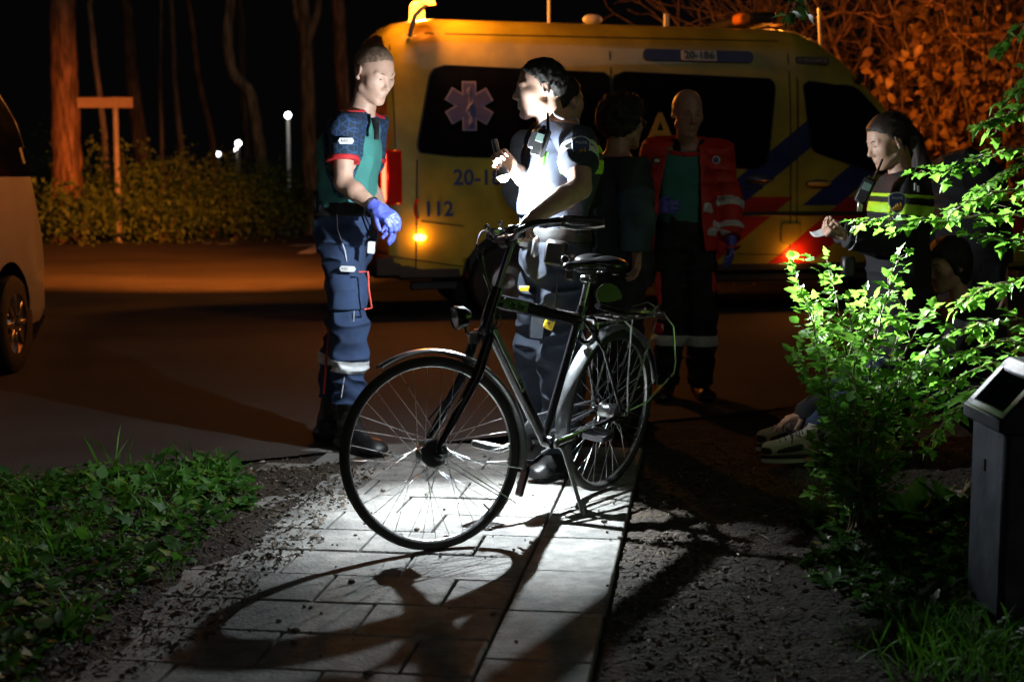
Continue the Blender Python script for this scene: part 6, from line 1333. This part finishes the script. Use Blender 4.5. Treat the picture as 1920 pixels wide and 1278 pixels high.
for c, nb, s_ in ((G(1780, 1190), 220, .10), (G(1830, 1250), 180, .12), (G(1740, 1240), 60, .09), (G(1890, 1220), 90, .1), (G(1560, 960), 60, .06), (G(1540, 900), 40, .05), (G(1650, 1060), 50, .08)): xx += list(c[0]+rs.normal(0, s_, nb)); yy += list(c[1]+rs.normal(0, s_, nb))
tag(leaf_obj('verge_grass', [grass(rs, np.array(xx), np.array(yy), .05, .15, .035, .4)], M_grass), kind='stuff')
def herb(name, label, c, n, L, w, seed, m=M_lf1, kind='ov', tilt=.9):
    rs = np.random.RandomState(seed); a = np.linspace(0, 6.28, n, endpoint=False)+rs.uniform(0, .6, n); e = rs.uniform(.4, tilt, n); d = np.stack([np.cos(a)*np.cos(e), np.sin(a)*np.cos(e), np.sin(e)], 1); nn = np.stack([-np.cos(a)*.6, -np.sin(a)*.6, np.ones(n)], 1)
    P = np.tile(c, (n, 1))+np.stack([rs.normal(0, .012, n), rs.normal(0, .012, n), rs.uniform(0, .02, n)], 1); t = thing(name, label, 'plant', c); leaf_obj('foliage', [leaves(P, d, nn, rs.uniform(.6, 1., n)*L, kind, .3, .5, w, rs)], m, t, c); return t
def on(px, py): 
    g = G(px, py); g[2] = float(soil_z(g[0], g[1])); return g
herb('dock_plant', 'broad-leaved bright plant at the tip of the left grass patch beside the path', on(395, 935), 14, .13, .75, 1, M_grass)
herb('dock_plant', 'low leafy plant on the right edge of the left grass patch, next to dead leaves', on(450, 955), 16, .08, .9, 2, M_grass, 'lb')
herb('dandelion', 'dandelion-like plant with long leaves standing alone on the dark soil under the bush', on(1530, 960), 9, .16, .35, 3, M_lf1, tilt=1.3)
herb('nettle_plant', 'large-leaved green plant between the bush and the litter bin', on(1730, 1000)+V(0, .1, .02), 26, .24, .75, 4, M_lf1, 'lb', 1.3)
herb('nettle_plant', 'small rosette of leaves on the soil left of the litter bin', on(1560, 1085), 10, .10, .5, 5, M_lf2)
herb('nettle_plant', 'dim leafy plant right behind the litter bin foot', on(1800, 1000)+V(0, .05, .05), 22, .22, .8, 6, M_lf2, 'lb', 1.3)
def lzone(x, y): return path_uv(x, y)[0] > 1.13+.25*(fbm(x*3, y*3, 2., 2)-.5)
# dead leaves and crumbs
for nm, m, n, s0, s1, seed in (('dead_leaves', M_dead, 12000, .004, .038, 31), ('pale_dead_leaves', M_pale, 1500, .004, .030, 32)):
    rs = np.random.RandomState(seed)
    x, y = scatter(rs, n, -1.7, 3.2, 3.1, 7.0, lambda x, y: (right_zone(x, y) | (lzone(x, y) & (x > -1.9))) & (y < road_edge(x)))
    xb, yb = scatter(rs, n//2, -1.5, -.6, 3.1, 6.4, lambda x, y: lzone(x, y) & (y < road_edge(x)-.0)); xc = rs.normal(.52, .16, n//8); yc = rs.uniform(3.3, 5.2, n//8); m_ = path_uv(xc, yc)[0] < -.01; xd = rs.uniform(-2.6, 1.4, n//14); yd = road_edge(xd)+np.abs(rs.normal(0, .35, len(xd)))
    x = np.concatenate([x, xb, xc[m_], xd]); y = np.concatenate([y, yb, yc[m_], yd])
    u, v = path_uv(x, y); z = np.maximum(soil_z(x, y), np.where((u > 0) & (v < 3.0) & (u < 1.35), .002, -1)); N = len(x); a = rs.uniform(0, 6.28, N); d = np.stack([np.cos(a), np.sin(a), rs.normal(.05, .25, N)], 1); nn = np.stack([rs.normal(0, .5, N), rs.normal(0, .5, N), np.ones(N)], 1)
    tag(leaf_obj(nm, [leaves(np.stack([x, y, z+.004], 1), d, nn, s0+(s1-s0)*rs.rand(N)**3, 'ov', .8, .8, .8, rs)], m), kind='stuff')
rs = np.random.RandomState(33); mb = MB()     # crumbs of bark, small stones
xs = np.concatenate([rs.uniform(-1.3, .4, 500), rs.uniform(.25, 2.2, 700), rs.uniform(-1.3, -.5, 500)]); ys = rs.uniform(3.1, 6.6, len(xs)); u, v = path_uv(xs, ys); zz = np.maximum(soil_z(xs, ys), np.where((u > 0) & (v < 3.) & (u < 1.35), .0, -1))
for i in range(len(xs)):
    if (0 < u[i] < 1.15 and i % 6): continue
    s = rs.uniform(.002, .009)*(1 if i % 12 else 1.8); mb.ell((xs[i], ys[i], zz[i]+s*.3), (s, s*rs.uniform(.4, .9), s*.55), rotm((0, 0, 1), rs.uniform(0, 3)), 6, 4)
tag(mb.build('gravel', mat('stone_crumbs', (.10, .085, .07), .9, var=.7, scale=40), smooth=True, auto=False), kind='stuff')
mb = MB()
for i in range(60):
    x = rs.uniform(.5, 2.2) if i % 3 else rs.uniform(-1.4, -.7); y = rs.uniform(3.3, 6.2); a = rs.uniform(0, 6.28); L = rs.uniform(.03, .10); p = V(x, y, float(soil_z(x, y))+.006); q = p+V(math.cos(a), math.sin(a), .05)*L; mb.tube([p, (p+q)/2+V(0, 0, .004), q], [.0015, .0022, .001], 5)
tag(mb.build('twig_litter', M_twig), kind='stuff')
# ------------------------------------------------------------------ litter bin at the right edge
bx, by = 1.405, 4.0; M_bin = mat('galvanised_steel', (.085, .095, .115), .42, .75, var=.3, scale=7, bump=.15, bscale=30)
tbn = thing('litter_bin', 'grey metal litter bin with slanted open hood at the right edge', 'litter bin', (bx+.17, by+.16, 0))
b = MB(); b.box((0, 0, .29), (.165, .15, .29), None, .018); o = b.build('body', M_bin, tbn)
b = MB(); prof = [(-.18, .565), (-.18, .60), (-.06, .735), (-.04, .742), (.18, .742), (.18, .565)]; Rb = np.stack([V(1, 0, 0), V(0, 0, 1), V(0, -1, 0)], 1)
n_ = nrm(V(-.135, 0, .12)); sl = nrm(V(.12, 0, .135)); c_ = V(-.12, 0, .6675)
for s_ in (-1, 1): b.prism([(x, z) for x, z in prof], .02, V(0, s_*.155, 0), Rb)
b.box(c_-sl*.078+n_*-.008, (.016, .165, .012), np.stack([sl, V(0, 1, 0), np.cross(sl, V(0, 1, 0))], 1), .006); b.box(c_+sl*.078-n_*.008, (.02, .165, .012), np.stack([sl, V(0, 1, 0), np.cross(sl, V(0, 1, 0))], 1), .006)
for s_ in (-1, 1): b.box(c_+V(0, s_*.145, 0)-n_*.008, (.095, .022, .012), np.stack([sl, V(0, 1, 0), np.cross(sl, V(0, 1, 0))], 1), .006)
b.box((.06, 0, .735), (.12, .166, .01), None, .006); b.box((.178, 0, .65), (.008, .166, .09), None, .004); b.box((-.178, 0, .585), (.010, .166, .022), None, .006); b.build('hood', mat('darkened_hood_steel', (.035, .040, .052), .45, .6, var=.3, scale=9, bump=.1, bscale=40), tbn)  # hood steel darkened to offset the second torch's light on it
MB().box((.0, 0, .575), (.15, .14, .01)).build('dark_inside', M_blk, tbn)  # black plate standing in for the shade inside the opening
MB().box((-.167, .02, .44), (.003, .012, .018), None, .001).build('lock', M_blk, tbn)
# ------------------------------------------------------------------ wood behind
def tree(label, pts, r, seed, crown=(4.2, 2.2), nl=900, m=M_lf3, forks=(), name='tree', group='trees of the dark wood behind the road', bark=M_bark, ls=.16):
    rs = np.random.RandomState(seed); P = curve([W(*p) for p in pts], 26, r*.12, rs); base = P[0].copy(); base[2] = float(ground_z(base[0], base[1])); t = thing(name, label, 'tree', base, 0, group)
    top = P[-1]; d = nrm(P[-1]-P[-3]); ext = [top+d*k*.9+V(rs.normal(0, .15), rs.normal(0, .15), .5*k) for k in (1, 2, 3)]
    Q = [base-V(0, 0, .1)]+list(P)+ext; mb = MB(); mb.tube(Q, [r*1.25]+list(np.linspace(r*1.05, r*.8, len(P)))+[r*.6, r*.4, r*.2], 12)
    for f in forks:
        c = curve([W(*p) for p in f], 14, r*.2, rs); mb.tube(list(c)+[c[-1]+nrm(c[-1]-c[-2])*1.5+V(0, 0, .8)], list(np.linspace(r*.65, r*.3, 14))+[r*.1], 9)
    cc = ext[1]+V(0, 0, .5)
    for k in range(9):
        a = rs.uniform(0, 6.28); e = cc+V(math.cos(a)*crown[0]*.4, math.sin(a)*crown[0]*.4, rs.uniform(-.6, crown[1])); s_ = ext[rs.randint(0, 3)]; mb.tube([s_, (s_+e)/2+V(0, 0, .2), e], [r*.22, r*.14, r*.05], 6)
    mb.build('trunk', bark, t, world=base)
    cl = cc+np.stack([rs.normal(0, crown[0]*.35, 40), rs.normal(0, crown[0]*.35, 40), rs.normal(.6, crown[1]*.45, 40)], 1); p = cl[rs.randint(0, 40, nl)]+rs.normal(0, .38, (nl, 3))
    leaf_obj('crown', [leaves(p, rs.normal(0, 1, (nl, 3)), rs.normal(0, .5, (nl, 3))+V(0, 0, .8), rs.uniform(.6, 1.2, nl)*ls, 'ov', rs=rs)], m, t, base); return t
mottle(M_bark, 9, .5, 1.4, st=(1.6, 1.6, .22)); M_bark2 = mat('pale_bark', (.26, .22, .16), .85, var=.35, scale=4, bump=.8, bscale=16, stretch=(1, 1, .4)); M_pine = mat('reddish_bark', (.20, .12, .075), .9, var=.45, scale=5, bump=1., bscale=12, stretch=(1, 1, .3))
for q_ in (M_bark2, M_pine): mottle(q_, 9, .45, 1.35, st=(1.6, 1.6, .22))
tree('thick straight orange-lit trunk at the left beside the van', [(128, 430, 31), (126, 300, 31), (121, 150, 31), (117, -40, 31)], .33, 1, bark=M_pine)
tree('forked pale trunk left of the standing paramedic', [(585, 390, 36), (579, 250, 36), (575, 110, 36), (574, 62, 36)], .20, 2, forks=[((574, 70, 36), (560, 40, 36), (545, -30, 36)), ((577, 75, 36), (592, 40, 36), (604, -30, 36))], bark=M_bark2)
tree('crooked leaning pale trunk in the middle of the left wood', [(500, 380, 38), (490, 300, 38), (478, 220, 38), (468, 165, 38), (440, 150, 38), (424, 90, 38), (432, 10, 38)], .16, 3, bark=M_bark2)
tree('thin slanting trunk behind the signpost', [(202, 360, 37), (196, 250, 37), (180, 130, 37), (168, 10, 37)], .08, 4, bark=M_bark2)
tree('thick dark leaning trunk right of the signpost', [(272, 330, 42), (260, 240, 42), (247, 150, 42), (238, 20, 42)], .22, 5, bark=M_bark)
tree('very thin upright trunk left of the slanting pair', [(305, 330, 43), (303, 250, 43), (300, 150, 43), (302, 20, 43)], .06, 6, bark=M_bark2)
tree('thin pale trunk between the thin upright and the reddish one', [(345, 330, 42), (338, 260, 42), (328, 160, 42), (322, 20, 42)], .085, 7, bark=M_bark2)
tree('thin reddish trunk leaning left above the small lamp light', [(405, 320, 40), (394, 240, 40), (372, 150, 40), (358, 30, 40)], .09, 8, bark=M_pine)
tree('dim short trunk beside the cluster of lamp lights', [(462, 330, 46), (460, 260, 46), (456, 180, 46), (452, 40, 46)], .15, 9)
tree('dim upright trunk just left of the ambulance', [(652, 380, 34), (648, 250, 34), (640, 120, 34), (632, -30, 34)], .19, 10, bark=M_pine)
tree('orange-lit trunk rising behind the ambulance light bar', [(1446, 350, 24), (1442, 150, 24), (1438, 20, 24), (1432, -60, 24)], .20, 11, bark=M_pine)
def shrub(label, px, py, Y, rx, rz, n, seed, m=M_lf3, ls=.11, name='shrub', group='shrubs along the far road edge', kind='ov', stems=7, zc=None):
    rs = np.random.RandomState(seed); c = W(px, py, Y); base = V(c[0], c[1], float(ground_z(c[0], c[1]))); t = thing(name, label, 'shrub', base, 0, group); mb = MB(); C = []
    for k in range(stems):
        a = rs.uniform(0, 6.28); e = base+V(math.cos(a)*rx*rs.uniform(.2, .9), math.sin(a)*rx*.6, c[2]-base[2]+rz*rs.uniform(.1, .95)); mb.tube(list(curve([base, (base+e)/2+V(0, 0, .2), e], 9, .04, rs)), list(np.linspace(.035, .008, 9)), 6); C += [base+(e-base)*q for q in (.45, .7, 1.)]
    mb.build('stem', M_bark, t, world=base); C = np.array(C); k = 46; cl = np.concatenate([C, c+np.stack([rs.normal(0, rx*.5, k), rs.normal(0, rx*.35, k), rs.normal(-.1, rz*.5, k)], 1)])
    p = cl[rs.randint(0, len(cl), n)]+rs.normal(0, .17*rx/1.2, (n, 3)); p[:, 2] = np.maximum(p[:, 2], base[2]+.02)
    leaf_obj('foliage', [leaves(p, rs.normal(0, 1, (n, 3))+V(0, -.3, -.2), rs.normal(0, .6, (n, 3))+V(0, -.5, .7), rs.uniform(.5, 1.2, n)*ls, kind, rs=rs)], m, t, base); return t
for i, (px, py, Y, rx, rz, lb) in enumerate(((150, 385, 31.5, 1.2, .5, 'low brown-green shrub at the foot of the thick orange trunk'), (215, 360, 33.5, 1.1, .8, 'green shrub round the foot of the signpost'), (262, 350, 33, 1.0, 1.2, 'tall pointed shrub right of the signpost'),
     (330, 365, 34, 1.2, .9, 'green shrub below the thin pale trunks'), (395, 355, 35, 1.1, 1., 'rounded green shrub below the single small lamp light'), (440, 375, 34.5, .9, .7, 'darker green shrub right of the rounded one'),
     (520, 350, 38, 1.2, .9, 'dim shrub between crooked and forked trunks'), (565, 375, 38, 1.0, .6, 'low shrub at the foot of the forked trunk'), (100, 330, 36, 1.3, 1.0, 'dark shrub half behind the van'), (630, 350, 40, 1.4, 1.0, 'dark shrub behind the standing paramedic'), (300, 400, 32.5, 1.6, .3, 'low creeping shrub on the road edge'), (450, 400, 35.5, 1.6, .3, 'low creeping shrub right of the other creeping one'))):
    shrub(lb, px, py, Y-1.5, rx*1.1, rz*.7, 1700, 40+i)
for i, (px, py, Y, rx, rz, n, lb) in enumerate(((1860, 90, 17.5, 1.7, 1.5, 1300, 'orange-lit beech bush filling the upper right corner'), (1760, 215, 18.0, 1.0, .9, 520, 'orange-lit beech bush right of the windscreen'), (1900, 250, 17.2, 1.3, 1.0, 900, 'orange-lit beech bush at the right edge behind the bending officer'),
     (1640, 60, 21, 1.3, 1.3, 320, 'nearly bare bush with tangled twigs above the windscreen'), (1780, 20, 20, 1.6, 1.3, 900, 'sparse orange bush at the top right'))):
    shrub(lb, px, py, Y, rx, rz, n, 60+i, M_lf4, .15, 'beech_bush', 'orange-lit bushes behind the ambulance front', stems=12)
def bare(rs, mb, p, d, L, r, dep):
    q = p+d*L; m_ = (p+q)/2+rs.normal(0, L*.08, 3); mb.tube([p, m_, q], [r, r*.85, r*.7], 6)
    if dep == 0: return
    for k in range(3 if dep > 2 else 2): bare(rs, mb, m_ if k == 2 else q, nrm(d+rs.normal(0, .55, 3)*V(1, .5, 1)+V(0, 0, .08)), L*rs.uniform(.6, .85), r*.62, dep-1)
for i, (px, py, Y, L, lb) in enumerate(((1560, 330, 20, 1.5, 'bare branching sapling behind the windscreen, left one'), (1700, 340, 19.5, 1.6, 'bare branching sapling behind the windscreen, right one'), (1820, 350, 18.5, 1.5, 'bare sapling among the orange beech bushes'))):
    rs = np.random.RandomState(80+i); c = W(px, py, Y); base = V(c[0], c[1], 0); t = thing('sapling', lb, 'tree', base, 0, 'bare saplings behind the ambulance front'); mb = MB(); mb.tube([base, base+V(.05, 0, 1.0)], [.10, .085], 8)
    for k in range(4): bare(rs, mb, base+V(.05, 0, .9), nrm(V(rs.normal(0, .5), rs.normal(0, .2), 1)), L, .055, 5)
    mb.build('trunk', M_pine, t, world=base)
# signpost, lamps
sp_ = W(219, 300, 31); sp_[2] = 0; t = thing('signpost', 'fingerpost with two boards in front of the left wood', 'signpost', sp_); zt = W(219, 193, 31)[2]-0
MB().tube([(0, 0, 0), (0, 0, zt+.12)], .06, 12).build('post', mat('painted_post', (.42, .38, .33), .6, var=.15), t)
M_brd = mat('sign_board', (.40, .30, .22), .6, var=.1)
MB().prism([(-.80, -.11), (.0, -.11), (.0, .11), (-.80, .11)], .03, (-.0, -.07, zt), Rb).build('arm_board', M_brd, t, smooth=False); MB().prism([(.04, -.11), (.40, -.11), (.40, .11), (.04, .11)], .03, (0, -.072, zt), Rb).build('arm_board', M_brd, t, smooth=False)
M_lampon = mat('white_lamp_glow', (1, 1, 1), .3, emit=(.95, .97, 1), estr=14)
for px, py, Y, r, lb in ((540, 222, 62, .13, 'lit lamp on its pale pole left of the forked trunk'), (447, 274, 75, .14, 'upper one of two lamp lights close together'), (444, 285, 75.5, .11, 'lower one of two lamp lights close together'), (409, 293, 70, .11, 'single small lamp light low over the shrubs')):
    c = W(px, py, Y); base = V(c[0], c[1], float(ground_z(c[0], c[1]))); h = c[2]-base[2]; t = thing('street_lamp', lb, 'lamp', base, 0, 'distant lamps in the wood')
    MB().tube([(0, 0, 0), (0, 0, h)], [.08, .06], 8).build('pole', mat('painted_post', (0, 0, 0)), t); MB().ell((0, 0, h+r), (r, r, r)).build('lamp_globe', M_lampon, t)
lamp('wood_lamp_light', 'POINT', W(540, 222, 60.5), 70, (.95, .97, 1), .15)
